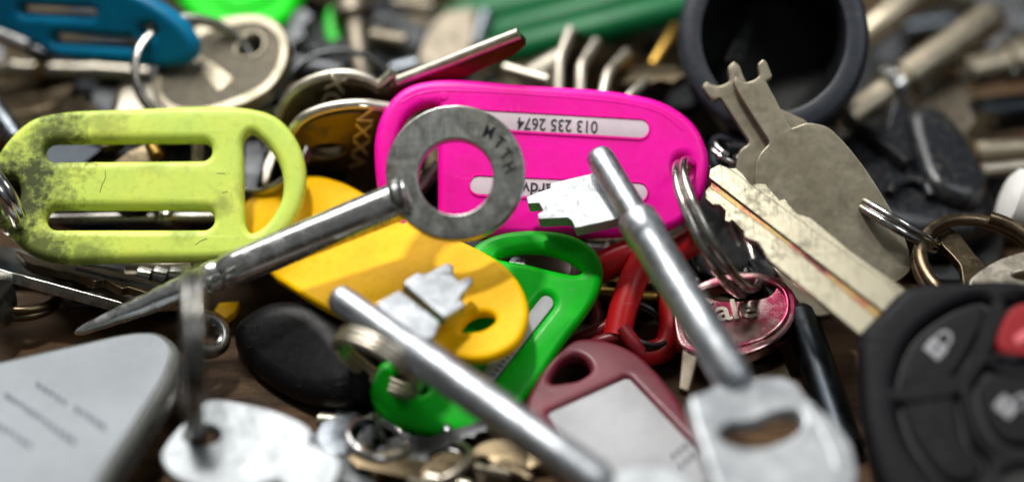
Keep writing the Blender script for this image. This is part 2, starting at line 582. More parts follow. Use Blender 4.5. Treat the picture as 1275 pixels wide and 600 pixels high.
s1 = stad(67, 187.5, 251, 186, 12.5); s2 = stad(70, 271, 253, 271, 13.5)
hl = ell(6, 243, 17, 25, 20)
plate("tag_body", F, outl, 3.6, 1.35, M["lime"], r, [loop, s1, s2, hl])
for ln in (((131, 212), (131, 222), (127, 231), (124, 240)), ((243, 305), (250, 300), (258, 297)), ((270, 216), (281, 216)), ((105, 205), (112, 203), (122, 205)), ((276, 240), (284, 239))):
    tube("scuff_mark", F, spl([F.pt(x, y, 0) for x, y in ln]), .05, M["letters"], r, seg=6)
F2 = frn(-4, 246, 303, (-.72, -.5, .42))
split_ring("split_ring", F2, 6.2, .9, M["chrome"], "bright double wire ring through the hole in the lime tag's grimy end", turns=1.9)

# ------------------------------------------------------------------ pink key tag
F = fr3((520, 105, 311), (860, 150, 310), (690, 290, 305.5))
r = root("key_tag", F, "bright pink plastic key tag with two white label strips, the phone number upside down", "key tag")
outl = smooth([(466, 200), (467, 168), (478, 135), (503, 109), (545, 98), (650, 104), (770, 113), (830, 128), (866, 155), (882, 190), (881, 225),
               (868, 258), (845, 280), (800, 291), (700, 294), (600, 296), (530, 296), (495, 280), (473, 245)])
lp = smooth([(545, 131, "c"), (525, 133), (507, 146), (495, 175), (490, 210), (495, 245), (510, 272), (530, 285), (545, 287, "c")])
st1 = stad(592, 149, 797, 161, 11.5); st2 = stad(596, 231, 795, 240, 11.5)
plate("tag_body", F, outl, 3.6, 1.5, M["pink"], r, [lp, ell(850, 208, 11, 14)])
b = plate("label_strip", F, stad(592, 149, 797, 161, 11), .5, .12, M["paperpink"], r, z=.05)
text("printed_number", "013 235 2674", F.up(.05), 694, 155.5, 3.1, 177.2, M["letters"], b, sx=.83, bold=.03)
b = plate("label_strip", F, stad(596, 231, 795, 240, 11), .5, .12, M["paperpink"], r, z=.05)
text("printed_word", "Hardware", F.up(.05), 660, 234.6, 3.3, 177.2, M["letters"], b, sx=.92, bold=.04)
for k_ in (stad(592, 149, 797, 161, 13), stad(596, 231, 795, 240, 13)):
    plate("window_rim", F, k_, .7, .16, M["pink"], r, [shrink(k_, 2)], z=.22)
plate("mould_mark", F, ell(553, 120, 5, 5), .3, .1, M["pink"], r, z=.12)
# a thin moulded ridge along the top of the face
tube("edge_ridge", F, spl([F.pt(x, y, -.2) for x, y in ((500, 128), (522, 117), (560, 113), (660, 118), (765, 127), (820, 140), (850, 162))]), .28, M["pink"], r)
F2 = frn(893, 281, 304, (.85, .43, .31))
split_ring("split_ring", F2, 12.6, .8, M["wire"], "steel double ring threaded through the pink tag and the pinkish round key head", start=2.6, pitch=3.0)

# ------------------------------------------------------------------ ring-bowed key lying across the lime and yellow tags
F = fr3((567, 135, 294), (485, 240, 291), (640, 250, 290))
r = root("ring_key", F, "long steel key with flat washer-shaped bow lying across lime, pink and yellow tags", "key")
bw = plate("bow", F, ell(567, 214.5, 87, 84), 2.3, .28, M["steel"], r, [ell(567, 220, 47, 47)])
A = P(512, 244, 292.6); B = P(93, 415, 298.5)
lathe("shaft", A, B, [(0, 3.0), (.004, 3.3), (.05, 3.3), (.30, 3.15), (.50, 2.98), (.545, 2.94), (.552, 2.6), (.562, 2.55), (.572, 2.8), (.60, 2.76), (.607, 2.45), (.62, 2.55),
                      (.66, 2.42), (.665, 2.3), (.70, 2.26), (.705, 2.12), (.75, 2.05), (.755, 1.9), (.80, 1.82), (.81, 1.68), (.86, 1.52), (.865, 1.38), (.90, 1.28), (.93, 1.05), (.97, .9), (.99, .6), (1, .15)], M["shaft"], r, seg=56)
A2 = P(510, 245, 292.3); B2 = P(494, 251.6, 292.8)
lathe("collar", A2, B2, [(0, 3.3), (.1, 3.75), (.3, 3.6), (.5, 3.75), (.75, 3.7), (1, 3.3)], M["steel"], r)
for i, ch in enumerate("MTTH"):
    a = (-52, -36, -22, -8)[i]
    rr = 67
    text("stamped_letter", ch, F, 567 + rr * math.cos(math.radians(a)), 218 + rr * math.sin(math.radians(a)), 3.0, -a - 72, M["black_metal"], bw, z=.02, depth=.03, sx=.8, bold=.03)  # dark copy paints the shade in the stamped stroke
    text("stamped_letter", ch, F, 567.6 + rr * math.cos(math.radians(a)), 218.8 + rr * math.sin(math.radians(a)), 3.0, -a - 72, M["chrome"], bw, z=.01, depth=.03, sx=.8, bold=.03)  # offset bright copy paints the stroke's lit edge

# ------------------------------------------------------------------ yellow tag
F = fr3((385, 218, 317), (345, 345, 305), (640, 395, 289))
r = root("key_tag", F, "large yellow plastic key tag under the ring-bowed key, hole at its right end", "key tag")
outl = smooth([(342, 346, "c"), (305, 305), (292, 275), (308, 246), (345, 226), (385, 217), (425, 225), (470, 249), (540, 283), (600, 311), (634, 335), (652, 364),
               (656, 393), (644, 424), (617, 442), (588, 447), (560, 441), (535, 429), (470, 409), (408, 386)])
hole = smooth([(572, 410), (580, 396), (593, 389), (609, 389), (616, 396), (608, 405), (592, 411)])
plate("tag_body", F, outl, 2.5, 1.0, M["yellow"], r, [hole])

# ------------------------------------------------------------------ green tag
F = fr3((680, 290, 303.5), (500, 520, 287.5), (740, 370, 298.5))
r = root("key_tag", F, "emerald green plastic key tag half covered by the yellow tag, with slim white strip", "key tag")
outl = smooth([(570, 330), (590, 304), (617, 290), (667, 284), (717, 292), (744, 312), (752, 334), (746, 364), (730, 390), (705, 422), (660, 488), (628, 523), (592, 537),
               (540, 539), (498, 530), (470, 508), (460, 485), (465, 460), (488, 438), (530, 395)])
op = smooth([(620, 319), (643, 312), (675, 311), (705, 319), (720, 328), (726, 335), (718, 339), (692, 335), (655, 326), (632, 322)])
plate("tag_body", F, outl, 3.4, 1.5, M["green"], r, [op, ell(512, 474, 22, 12, 25), stad(680, 376, 604, 472, 9)])
b = plate("label_strip", F, stad(680, 376, 604, 472, 9.1), .8, .1, M["paper"], r, z=-.4)
for k in range(9):
    t = .45 + k * .055
    x, y = 683 - 76 * t, 378 + 96 * t
    plate("print_mark", F.up(-.4), rpoly([(x - 3, y), (x + 4 - k % 3, y + 3), (x + 2, y + 5), (x - 4, y + 2)], 1), .08, .01, M["letters"], b, z=.03)

# ------------------------------------------------------------------ mortise key resting on the pink tag
F = frn(915, 480, 272, (.0, .55, .83))
r = root("mortise_key", F, "pale zinc mortise key leaning on the pink tag, oval holed bow towards the viewer", "key")
A = P(743, 190, 300.5); B = P(918, 478, 273)
lathe("shaft", A, B, [(0, 1.3), (.006, 1.9), (.02, 2.35), (.05, 2.5), (.10, 2.42), (.295, 2.45), (.30, 3.2), (.306, 3.4), (.38, 3.45), (.386, 3.3), (.40, 3.15), (.7, 3.25), (.97, 3.2), (1, 2.6)], M["zinc"], r, seg=48)
Fb = fr3((742, 216, 302), (774, 270, 295.5), (662, 246, 301.5))
plate("bit", Fb, rpoly([(655, 245), (670, 239), (685, 234), (685, 228), (748, 213), (781, 270), (716, 284), (712, 275), (706, 271), (670, 273), (669, 266), (676, 262), (671, 253), (657, 254)], 1.0),
      2.4, .2, M["white_metal"], r)
Fw = fr3((900, 480, 272), (1010, 500, 272), (950, 590, 261))
plate("bow", Fw, rpoly([(857, 492), (884, 484), (893, 476), (918, 470), (947, 468), (975, 467), (993, 475), (1008, 496), (1040, 522), (1062, 552), (1070, 590), (1050, 640), (1000, 660),
                         (920, 650), (893, 606), (884, 585), (876, 560), (867, 532)], 7), 3.2, .7, M["bowmetal"], r,
      [smooth([(896, 540), (909, 527), (941, 523), (973, 510), (995, 512), (1001, 525), (988, 541), (947, 556), (910, 551)])])

plate("raised_edge", Fw, rpoly([(1000, 500), (1014, 502), (1052, 556), (1056, 590), (1040, 585), (1030, 555)], 4), 1.0, .4, M["bowmetal"], r, z=.25)

# ------------------------------------------------------------------ mortise key in the foreground on the yellow tag
F = frn(600, 480, 274, (.0, .5, .86))
r = root("mortise_key", F, "grey zinc mortise key lying over yellow and green tags with notched bit upwards", "key")
A = P(418, 368, 288); B = P(752, 606, 262)
lathe("shaft", A, B, [(0, 1.7), (.006, 2.1), (.02, 2.45), (.06, 2.5), (.29, 2.5), (.31, 2.75), (.33, 2.95), (.37, 3.05), (.40, 3.0), (.6, 3.1), (.97, 3.1), (1, 2.6)], M["zinc"], r, seg=48)
Fb = fr3((480, 380, 284), (545, 420, 282), (560, 330, 290.5))
plate("bit", Fb, rpoly([(468, 376), (498, 359), (549, 399), (541, 418), (520, 425)], 2), 1.8, .3, M["zinc"], r, z=-.3)
plate("bit", Fb, rpoly([(502, 354), (506, 348), (520, 339), (529, 342), (556, 327), (565, 331), (564, 341), (571, 350), (585, 344), (590, 351), (573, 371), (580, 381), (553, 397)], 2.5),
      2.6, .35, M["zinc"], r, z=.25)
Fw = fr3((740, 590, 263), (850, 590, 263), (800, 680, 254))
plate("bow", Fw, smooth([(728, 612), (758, 588), (800, 575), (842, 578), (872, 602), (900, 650), (880, 710), (760, 720), (715, 660)]), 3.0, 1.1, M["white_metal"], r, [ell(805, 650, 45, 28)])

# ------------------------------------------------------------------ maroon tag
F = fr3((700, 425, 297), (850, 520, 285.5), (740, 600, 276))
r = root("key_tag", F, "maroon plastic key tag holding a large blank white paper label", "key tag")
outl = smooth([(655, 505), (664, 478), (690, 440), (712, 422), (745, 420), (790, 436), (830, 475), (858, 515), (890, 570), (915, 640), (850, 720), (760, 700), (690, 570)])
plate("tag_body", F, outl, 3.2, 1.1, M["maroon"], r, [smooth([(686, 474), (697, 450), (715, 440), (730, 446), (736, 458), (722, 470), (704, 474)]),
                                                      rpoly([(682, 512), (782, 467), (870, 560), (905, 640), (790, 660)], 5)])
b = plate("label_card", F, rpoly([(680, 511), (782, 465), (872, 560), (908, 642), (790, 665)], 3), 1.2, .1, M["paper"], r, z=-.7)
for k in range(6):
    for j in range(2):
        x, y = 838 + k * 7 + j * 9, 568 - k * 6 + j * 12
        plate("print_mark", F.up(-.7), rpoly([(x - 3, y - 3), (x + 1, y - 5), (x + 4, y + 3), (x, y + 5)], 1), .08, .01, M["greyink"], b, z=.03)

# ------------------------------------------------------------------ car key
F = fr3((890, 215, 301), (1100, 370, 284.5), (960, 300, 293.2))
F = fr3((890, 215, 301), (1100, 375, 284.5), (1200, 345, 284.5))
r = root("car_key", F, "black car key with rounded remote head, red panic button and notched blade", "car key")
up = [(884, 210), (896, 204), (908, 209), (1012, 285), (1135, 372), (1105, 392), (1008, 318), (882, 221)]
plate("blade", F, rpoly(up, 2), 1.6, .2, M["blade"], r)
plate("cut_edge", F, rpoly([(902, 207), (908, 208), (917, 208), (926, 215), (930, 222), (937, 229), (943, 227), (954, 228), (957, 232), (971, 248), (978, 246), (984, 255), (994, 265), (1010, 270),
                            (1059, 311), (1140, 368), (1130, 376), (1012, 290)], .5), 1.1, .15, M["blade"], r, z=-.28)
plate("cut_edge", F, rpoly([(883, 231), (994, 313), (1092, 396), (1075, 420), (1010, 366), (960, 326), (954, 320), (951, 312), (943, 301), (933, 298), (926, 294), (926, 288), (912, 274), (908, 277),
                            (902, 274), (903, 262), (896, 255), (887, 255), (878, 247), (878, 237)], .5), 1.4, .2, M["blade"], r, z=-.12)
plate("groove", F, rpoly([(886, 222), (1008, 314), (1108, 390), (1090, 402), (994, 318), (884, 234)], 1), .6, .05, M["groove"], r, z=-.55)
FF = F.up(2.4)
fob = smooth([(1068, 412, "c"), (1096, 384), (1124, 357), (1151, 349), (1208, 345), (1275, 346), (1330, 360), (1370, 420), (1375, 520), (1330, 620), (1230, 655), (1125, 645), (1095, 600),
              (1081, 556), (1073, 514), (1069, 456)])
lock = smooth([(1120, 480), (1122, 455), (1139, 420), (1181, 387), (1222, 374), (1232, 381), (1223, 410), (1206, 447), (1185, 472), (1151, 479)])
pan = smooth([(1236, 428), (1243, 399), (1260, 378), (1285, 372), (1315, 392), (1322, 425), (1300, 446), (1272, 449), (1246, 443)])
unl = smooth([(1216, 478), (1232, 459), (1275, 457), (1316, 462), (1330, 500), (1305, 545), (1262, 556), (1235, 540), (1219, 510)])
tru = smooth([(1122, 500), (1150, 490), (1186, 484), (1197, 514), (1206, 548), (1226, 575), (1215, 600), (1180, 600), (1145, 565), (1127, 530)])
fb = plate("remote_head", FF, fob, 8.0, 2.2, M["fob"], r, [lock, pan, unl, tru])
plate("button_well", FF, smooth([(1100, 420), (1150, 370), (1275, 362), (1345, 420), (1340, 540), (1240, 620), (1130, 600), (1095, 500)]), 1.0, .1, M["moat"], r, z=-1.5)


def padlock(F, cx, cy, s, ang, mat, parent, opened=False):
    c, sn = math.cos(math.radians(ang)), math.sin(math.radians(ang))
    def q(x, y): return (cx + (x * c - y * sn) * s, cy + (x * sn + y * c) * s)
    pb = plate("lock_icon", F, rpoly([q(-10, -2), q(10, -2), q(10, 14), q(-10, 14)], 2), .2, .04, mat, parent, [ell(*q(0, 5), 2.6 * s, 2.6 * s)], z=.1)
    dx = 9 if opened else 0
    arc = [q(-8 + dx, -3), q(-8 + dx, -9), q(-5 + dx, -14), q(0 + dx, -16), q(5 + dx, -14), q(8 + dx, -9), q(8 + dx, -3), q(5 + dx, -3), q(5 + dx, -8), q(3 + dx, -11), q(0 + dx, -12), q(-3 + dx, -11), q(-5 + dx, -8), q(-5 + dx, -3)]
    plate("lock_icon", F, arc, .2, .02, mat, parent, z=.1)


bt = plate("lock_button", FF, shrink(lock, 5), 2, .7, M["fob"], r, z=-.35)
padlock(FF.up(-.35), 1170, 428, 1.25, 40, M["icon"], bt)
bt = plate("panic_button", FF, shrink(pan, 4), 2.4, .9, M["panic"], r, z=.1)
Fi = FF.up(.1)
plate("horn_icon", Fi, rpoly([(1262, 420), (1272, 412), (1290, 402), (1296, 424), (1276, 424), (1266, 430)], 2), .2, .04, M["pinkicon"], bt, z=.08)
bt = plate("unlock_button", FF, shrink(unl, 5), 2, .7, M["fob"], r, z=-.35)
padlock(FF.up(-.35), 1258, 500, 1.3, 40, M["icon"], bt, True)
plate("trunk_button", FF, shrink(tru, 5), 2, .7, M["fob"], r, z=-.35)

# ------------------------------------------------------------------ two flat keys with forked tips
F = fr3((925, 90, 309.5), (1100, 280, 303.5), (960, 250, 305.5))


def fork(dx, dy):
    p = [(919, 112), (912, 107), (909, 100), (911, 93), (919, 90)]
    return p


G = "flat forked keys leaning on the black cup"
Fk = F.up(-2.4)
k2 = plate("flat_key", Fk, rpoly([(874, 108, 2), (880, 101, 3), (889, 107, 5), (899, 107, 5), (909, 101, 3), (906, 84, 3), (914, 76, 3), (921, 82, 3), (925, 94, 3), (930, 104, 8), (960, 130, 4), (1004, 150, 5), (1020, 175),
                                    (1050, 240), (1040, 330, 30), (960, 300, 30), (921, 240, 20), (915, 212, 10), (920, 188, 5), (934, 178, 4), (897, 121, 3), (891, 125, 2), (884, 122, 2)], 4), 2.0, .25, M["flat"])
label(k2, "dull beige flat key with forked tip, mostly hidden behind its twin", "key", G)
k1 = plate("flat_key", F, rpoly([(912, 102, 3), (916, 95, 3), (921, 98, 3), (925, 103, 5), (938, 101, 6), (946, 94, 3), (943, 80, 3), (951, 73, 3), (955, 78, 2), (962, 95, 2), (959, 99, 2), (954, 101, 2), (985, 160, 2),
                                   (1006, 152, 6), (1031, 157, 8), (1060, 185, 30), (1100, 242, 40), (1130, 300, 30), (1137, 335, 10), (1118, 352, 10), (1060, 370, 30), (985, 330, 30), (950, 280, 30), (938, 235, 20), (942, 195, 12), (959, 178, 4),
                                   (921, 119, 6)], 4), 2.0, .25, M["flat"])
label(k1, "dull beige flat key with broad bow and forked tip, in front of its twin", "key", G)

# ------------------------------------------------------------------ black rubber cup
ax = cv((-.10, .20, .97))
F = Fr(P(963, 42, 319), ax)
r = root("rubber_cup", F, "open black rubber cup standing behind the forked flat keys", "cap")
O = F.O
R = 17.3; ri = 13.0
prof = [(-24, 13.5), (-18, 15.6), (-8, 16.9), (-2.5, R), (-.8, R - .15), (-.2, R - .5), (.1, R - 1.2), (.25, ri + .6), (.1, ri + .2), (-1.0, ri), (-5, ri - .3), (-12, ri - .8), (-17, ri - 2.5), (-19, ri - 6), (-19.5, 0.2)]
bm = bmesh.new(); seg = 72; rings = []
for z_, r_ in prof:
    rings.append([bm.verts.new(Vector((r_ * math.cos(2 * math.pi * k / seg) * 1.0, r_ * math.sin(2 * math.pi * k / seg) * 1.13, z_)) * MM) for k in range(seg)])
for a, b_ in zip(rings, rings[1:]):
    for k in range(seg):
        bm.faces.new((a[k], a[(k + 1) % seg], b_[(k + 1) % seg], b_[k]))
bm.faces.new(rings[0][::-1]); bm.faces.new(rings[-1])
me = bpy.data.meshes.new("cup"); bmesh.ops.recalc_face_normals(bm, faces=bm.faces); bm.to_mesh(me); bm.free()
o = link("cup_wall", finish(me, 42), M["rubber"], F, r)
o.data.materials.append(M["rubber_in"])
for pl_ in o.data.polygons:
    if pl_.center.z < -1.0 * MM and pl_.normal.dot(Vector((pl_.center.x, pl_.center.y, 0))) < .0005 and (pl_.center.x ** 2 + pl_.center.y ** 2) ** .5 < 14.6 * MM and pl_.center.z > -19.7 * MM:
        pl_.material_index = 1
plate("inner_highlight", Fr(P(935, 40, 332), cv((.6, .3, .7))), rpoly([(905, 75), (935, 15), (947, 15), (925, 85)], 3), 1.2, .4, M["rubber_in"], r)  # added strip, shaped as the grey highlight inside the cup
Ft = fr3((880, 190, 317), (935, 175, 317), (900, 215, 313))
plate("tab", Ft, smooth([(886, 168), (935, 165), (950, 190), (930, 212), (900, 214), (884, 200)]), 3.2, 1.1, M["rubber"], r, [ell(912, 195, 14, 9, -15)])
F2 = frn(908, 192, 315, (.45, .8, .4))
split_ring("split_ring", F2, 3.2, .6, M["chrome"], "tiny bright ring in the black cup's tab beside the pink tag", turns=1.7)

# ------------------------------------------------------------------ dusty black fob on the right
F = fr3((1070, 150, 331), (1230, 200, 331), (1150, 275, 317))
r = root("key_fob", F, "dusty black domed plastic fob with V-shaped notch behind the forked keys", "key fob")
plate("shell", F, smooth([(1052, 160), (1075, 142), (1110, 128), (1150, 130), (1188, 150), (1215, 190), (1240, 228), (1252, 258), (1230, 284), (1160, 290), (1095, 272), (1062, 235), (1046, 195)]), 11, 4.5, M["dusty"], r)
plate("flap", F, rpoly([(1058, 164, 8), (1096, 172, 5), (1106, 132, 6), (1117, 136, 4), (1131, 210, 3), (1122, 217, 4)], 4), 4.0, 1.0, M["dusty"], r, z=3.2)
plate("dome", F, smooth([(1128, 150), (1160, 146), (1190, 170), (1210, 205), (1226, 240), (1215, 262), (1180, 258), (1152, 240), (1134, 200)]), 6, 2.9, M["dusty"], r, z=3.6)
tube("eyelet", F, [F.pt(1130 + 26 * math.cos(t), 250 + 22 * math.sin(t), 1.0) for t in [math.pi * (1.05 + .95 * k / 20) for k in range(21)]], 1.0, M["dusty"], r)
F2 = frn(1117, 280, 307, (.52, .84, .13))
split_ring("split_ring", F2, 7.6, .72, M["chrome"], "shiny double ring seen edge-on joining the forked keys and the dusty fob", start=1.2)
F2 = fr3((1145, 330, 298), (1200, 260, 309), (1280, 320, 303))
F2 = Fr(F2.pt(1228, 335), F2.z)
split_ring("split_ring", F2, 11.6, 1.15, M["bronze"], "thick bronze-coloured double ring above the car key head", start=2.0)
Fk = fr3((1170, 290, 306), (1235, 330, 300), (1180, 330, 300))
kk = plate("small_key", Fk, rpoly([(1166, 286, 6), (1178, 279, 6), (1196, 292), (1216, 318), (1240, 340), (1232, 362), (1200, 360), (1196, 330), (1186, 318), (1172, 304)], 4), 2.0, .3, M["tarnish_shade"])
label(kk, "small tarnished key seen through the thick bronze ring", "key")
Fk = fr3((1220, 335, 297), (1290, 315, 299), (1270, 345, 295))
kk = plate("key_bow", Fk, smooth([(1205, 352), (1228, 330), (1262, 315), (1300, 310), (1330, 330), (1320, 365), (1250, 370)]), 2.4, .6, M["nickel"], None, [ell(1278, 342, 16, 5)])
label(kk, "pale key bow poking out just above the car key's red button", "key")
A = P(1295, 262, 316); B = P(1248, 246, 316)
kk = lathe("plastic_piece", A, B, [(0, 6.0), (.5, 6.4), (.8, 6.0), (.93, 4.6), (1, 2.0)], M["white_plastic"])
label(kk, "white rounded plastic cap at the right edge beside the dusty fob", "cap")

# ------------------------------------------------------------------ pinkish round key head, red links
F = fr3((850, 370, 304.5), (985, 375, 303), (900, 440, 295.5))
r = root("round_key", F, "round-headed key with pink lacquer on shiny metal under the split ring", "key")
hd = smooth([(838, 400), (842, 372), (872, 350), (915, 338), (960, 340), (988, 360), (992, 390), (972, 420), (930, 440), (880, 445), (848, 430)])
b = plate("bow", F, hd, 3.0, .6, M["pinkmetal"], r, [smooth([(875, 364), (905, 352), (940, 350), (965, 356), (958, 366), (930, 372), (895, 372)])])
tube("rim", F, [F.pt(*p, .05) for p in shrink(hd, 12)], .45, M["pinkmetal"], b, closed=True)
text("raised_lettering", "Yale", F, 902, 389, 6.4, 6, M["nickel"], b, z=.15, depth=.25, sx=1.0, bold=.10)
plate("blade", F, rpoly([(850, 430), (870, 440), (858, 485), (846, 480)], 2), 2, .3, M["cream_metal"], r, z=-.5)
F = frn(800, 350, 304, (0, .3, .95))
r = root("vinyl_clip", F, "bright red vinyl-coated hooked clip behind the pale mortise key", "clip")
tube("hook", F, spl([P(738, 338, 309), P(770, 322, 308), P(800, 312, 309), P(835, 312, 311), P(868, 296, 311)]), 2.7, M["red"], r)
tube("hook", F, spl([P(802, 322, 305), P(788, 350, 304), P(776, 385, 302.5), P(768, 420, 301)]), 2.5, M["red"], r)
tube("hook", F, spl([P(834, 360, 308), P(836, 400, 306), P(828, 432, 304), P(800, 441, 303), P(780, 432, 302)]), 2.3, M["red"], r)
F = frn(740, 410, 305, (0, .4, .9))
r = root("cord", F, "dark red folded vinyl strap beside the green tag's edge", "strap")
for pts in ([(735, 375, 310), (745, 395, 308), (742, 415, 306), (728, 425, 305)], [(705, 432, 305), (735, 418, 303), (765, 402, 304), (772, 385, 307)], [(722, 440, 304), (745, 428, 301), (775, 420, 301)], [(775, 410, 300), (788, 428, 299), (795, 440, 299)]):
    tube("strap_fold", F, spl([P(*p) for p in pts]), 2.0, M["darkred"], r, flat=.7)

# ------------------------------------------------------------------ black plastic fob with coil, left of the foreground key
F = fr3((300, 400, 304), (440, 440, 291.5), (350, 490, 294))
r = root("key_fob", F, "smooth black oval fob on the table below the yellow tag", "key fob")
plate("shell", F, smooth([(285, 401), (305, 381), (334, 368), (373, 370), (407, 392), (432, 418), (456, 449), (454, 475), (441, 491), (419, 499), (373, 496), (331, 478), (297, 449), (283, 425)]), 8, 3.9, M["leather"], r)
F2 = fr3((428, 430, 296), (470, 408, 297), (520, 470, 285))
F2 = frn(471, 452, 284.5, (-.50, -.78, .38))
split_ring("split_ring", F2, 7.6, .72, M["nickel"], "dull coiled ring linking the green tag's lower hole and the black oval fob", turns=2.9, pitch=2.9, flat=1.0, start=.6)

# ------------------------------------------------------------------ white tag lower left, ring and white key
F = fr3((100, 425, 294), (215, 440, 290), (60, 600, 266))
r = root("key_tag", F, "greyish white card tag in a cloudy clear holder at the lower left", "key tag")
plate("holder", F, smooth([(-80, 462, "c"), (0, 445), (90, 425), (173, 409), (203, 412), (222, 430), (214, 470), (180, 525), (132, 598), (100, 660), (40, 720, "c"), (-90, 720, "c")]), 6, 1.6, M["clear"], r)
b = plate("card", F, smooth([(-80, 472, "c"), (0, 455), (90, 435), (172, 418), (198, 421), (211, 437), (204, 467), (171, 521), (124, 592), (92, 652), (36, 717, "c"), (-90, 717, "c")]), .7, .2, M["tagwhite"], r, z=.45)
Fc = F.up(.45)
random.seed(3)
for (x0, y0, n) in ((48, 478, 5), (10, 492, 6), (96, 508, 5), (-4, 526, 6), (58, 525, 5)):
    for k in range(n):
        x, y = x0 + k * 8, y0 + k * 5.2
        wv = random.uniform(3.4, 4.6); hv = random.uniform(7, 10)
        plate("print_mark", Fc, rpoly([(x - wv, y - 3), (x + wv * .4, y - 2), (x + wv, y + hv - 2), (x - wv * .4, y + hv - 3)], 1), .08, .01, M["greyink"], b, z=.05)
Fe = frn(258, 416, 296, (.55, .3, .78))
tube("eyelet", Fe, [Fe.O + (Fe.x * math.cos(2 * math.pi * k / 32) + Fe.y * math.sin(2 * math.pi * k / 32)) * 2.9 for k in range(32)], 1.4, M["wire2"], r, closed=True)
F2 = frn(241, 441, 280, (.985, .0, -.155))
split_ring("split_ring", F2, 13.0, .95, M["wire2"], "upright double ring seen edge-on joining the card tag and white key", start=2.2)
F = fr3((262, 500, 284), (400, 555, 276), (230, 590, 272))
r = root("flat_key", F, "white-looking flat key with an oval hole at the bottom left", "key")
b = plate("bow", F, smooth([(262, 496), (301, 500), (345, 511), (375, 524), (389, 537), (386, 549), (402, 556), (419, 564), (425, 580), (418, 600), (400, 650), (360, 640), (353, 602), (340, 598), (300, 615), (240, 602), (213, 589), (200, 568), (206, 552), (230, 522), (246, 505)]), 2.2, .5, M["white_metal"], r,
          [ell(252, 540, 23, 13)])
for k in range(5):
    x, y = 306 + k * 9, 584 - k * 11
    plate("stamp_mark", F, rpoly([(x - 5, y - 2), (x + 3, y - 5), (x + 5, y + 1), (x - 2, y + 4)], 1.5), .1, .02, M["nickel"], b, [ell(x, y - 1, 1.8, 1.5, n=10)], z=.04)

# ------------------------------------------------------------------ keys under the lime tag
F = fr3((0, 336, 304), (160, 379, 304), (60, 320, 312))
kk = plate("steel_bar", F, rpoly([(-40, 325), (-40, 300), (60, 315), (230, 352), (250, 372), (160, 379)], 3), 2.2, .25, M["wire"])
label(kk, "flat steel key blank on the wood just under the lime tag's left half", "key blank")
F = fr3((30, 320, 308), (230, 366, 303.5), (150, 335, 308.5))
r = root("flat_key", F, "narrow notched key blade sandwiched between lime tag and steel blank", "key")
plate("blade", F, rpoly([(20, 312), (45, 320), (95, 331), (125, 333), (210, 355), (235, 363), (228, 372), (198, 364), (190, 367), (160, 357), (152, 359), (128, 347), (118, 350), (90, 340), (70, 337), (60, 333), (40, 329), (32, 325)], 1.5), 1.6, .2, M["tarnish_shade"], r)
plate("groove", F, rpoly([(95, 333), (210, 361), (208, 364), (93, 336)], .5), .3, .05, M["black_metal"], r, z=.1)
r = root("pin_key", frn(200, 340, 312, (0, .3, .9)), "short round steel pin with square teeth under the lime tag", "key")
lathe("pin", P(156, 332, 312), P(240, 331, 312), rodp(1.35), M["nickel"], r)
for k in range(3):
    lathe("tooth", P(172 + k * 20, 341, 311), P(188 + k * 20, 345, 311), rodp(1.5), M["chrome"], r)
kk = lathe("bow_edge", P(-14, 378, 303), P(6, 378, 302), [(0, 4.6), (.9, 4.2), (1, 3.4)], M["steel"])
label(kk, "round steel key end on the wood at the far left edge", "key")
F2 = frn(28, 372, 311, (.1, .9, .42))
split_ring("split_ring", F2, 6.0, .8, M["tarnish_shade"], "tarnished ring lying on the wood under the steel blank", start=1)

# things seen through the lime tag's slots and loop
r = root("barrel_key", frn(160, 271, 316, (0, 0, 1)), "slim steel rod key seen through the lime tag's lower slot", "key")
lathe("shaft", P(20, 273, 317), P(300, 270, 316), [(0, .9), (.3, 1.0), (.62, 1.05), (.63, 1.5), (.65, 1.75), (.68, 1.75), (.70, 1.5), (.71, .95), (1, .9)], M["wire"], r)
lathe("collar", P(202, 271, 316.2), P(206, 271, 316.2), [(0, 1.3), (.5, 2.0), (1, 1.3)], M["chrome"], r)
F = fr3((130, 175, 318), (200, 175, 318), (160, 205, 315))
kk = plate("flat_key", F, rpoly([(138, 205), (160, 188), (188, 176), (200, 184), (192, 205), (150, 225)], 3), 1.6, .3, M["tarnish_shade"]); label(kk, "pale key edge seen through the middle of the lime tag's upper slot", "key")
F = fr3((55, 190, 318), (130, 185, 320), (100, 210, 316))
kk = plate("flat_key", F, rpoly([(40, 175), (100, 178), (125, 172), (140, 176), (90, 215), (50, 215)], 3), 1.6, .3, M["black_metal"]); label(kk, "bluish steel key seen through the left of the lime tag's upper slot", "key")
kk = lathe("brass_stud", P(188, 180, 316), P(196, 196, 314), rodp(1.2), M["brass"]); label(kk, "tiny brass stud showing in the lime tag's upper slot", "stud")
kk = lathe("steel_pin", P(246, 165, 317), P(246, 205, 315), rodp(1.1), M["nickel"]); label(kk, "upright steel pin at the right end of the lime tag's upper slot", "pin")
F2 = fr3((305, 245, 318), (345, 252, 314), (385, 190, 316))
F2 = Fr(F2.pt(334, 188), F2.z)
split_ring("split_ring", F2, 8.6, .62, M["wire"], "thin wire ring looped behind the lime tag's loop and holed key", turns=2.6, start=3.4, pitch=1.9)
F = fr3((310, 180, 324), (345, 170, 326), (330, 235, 318))
for i, (q, mt, tx) in enumerate((([(304, 160), (322, 158), (330, 200), (318, 240), (304, 235)], "dark", "dark steel key standing inside the lime tag's loop"),
                                 ([(328, 215), (340, 190), (346, 196), (334, 236), (326, 240)], "nickel", "short ribbed nickel key end inside the lime tag's loop"))):
    kk = plate("flat_key", F, rpoly(q, 4), 1.8, .3, M[mt], z=i * 2.2); label(kk, tx, "key")

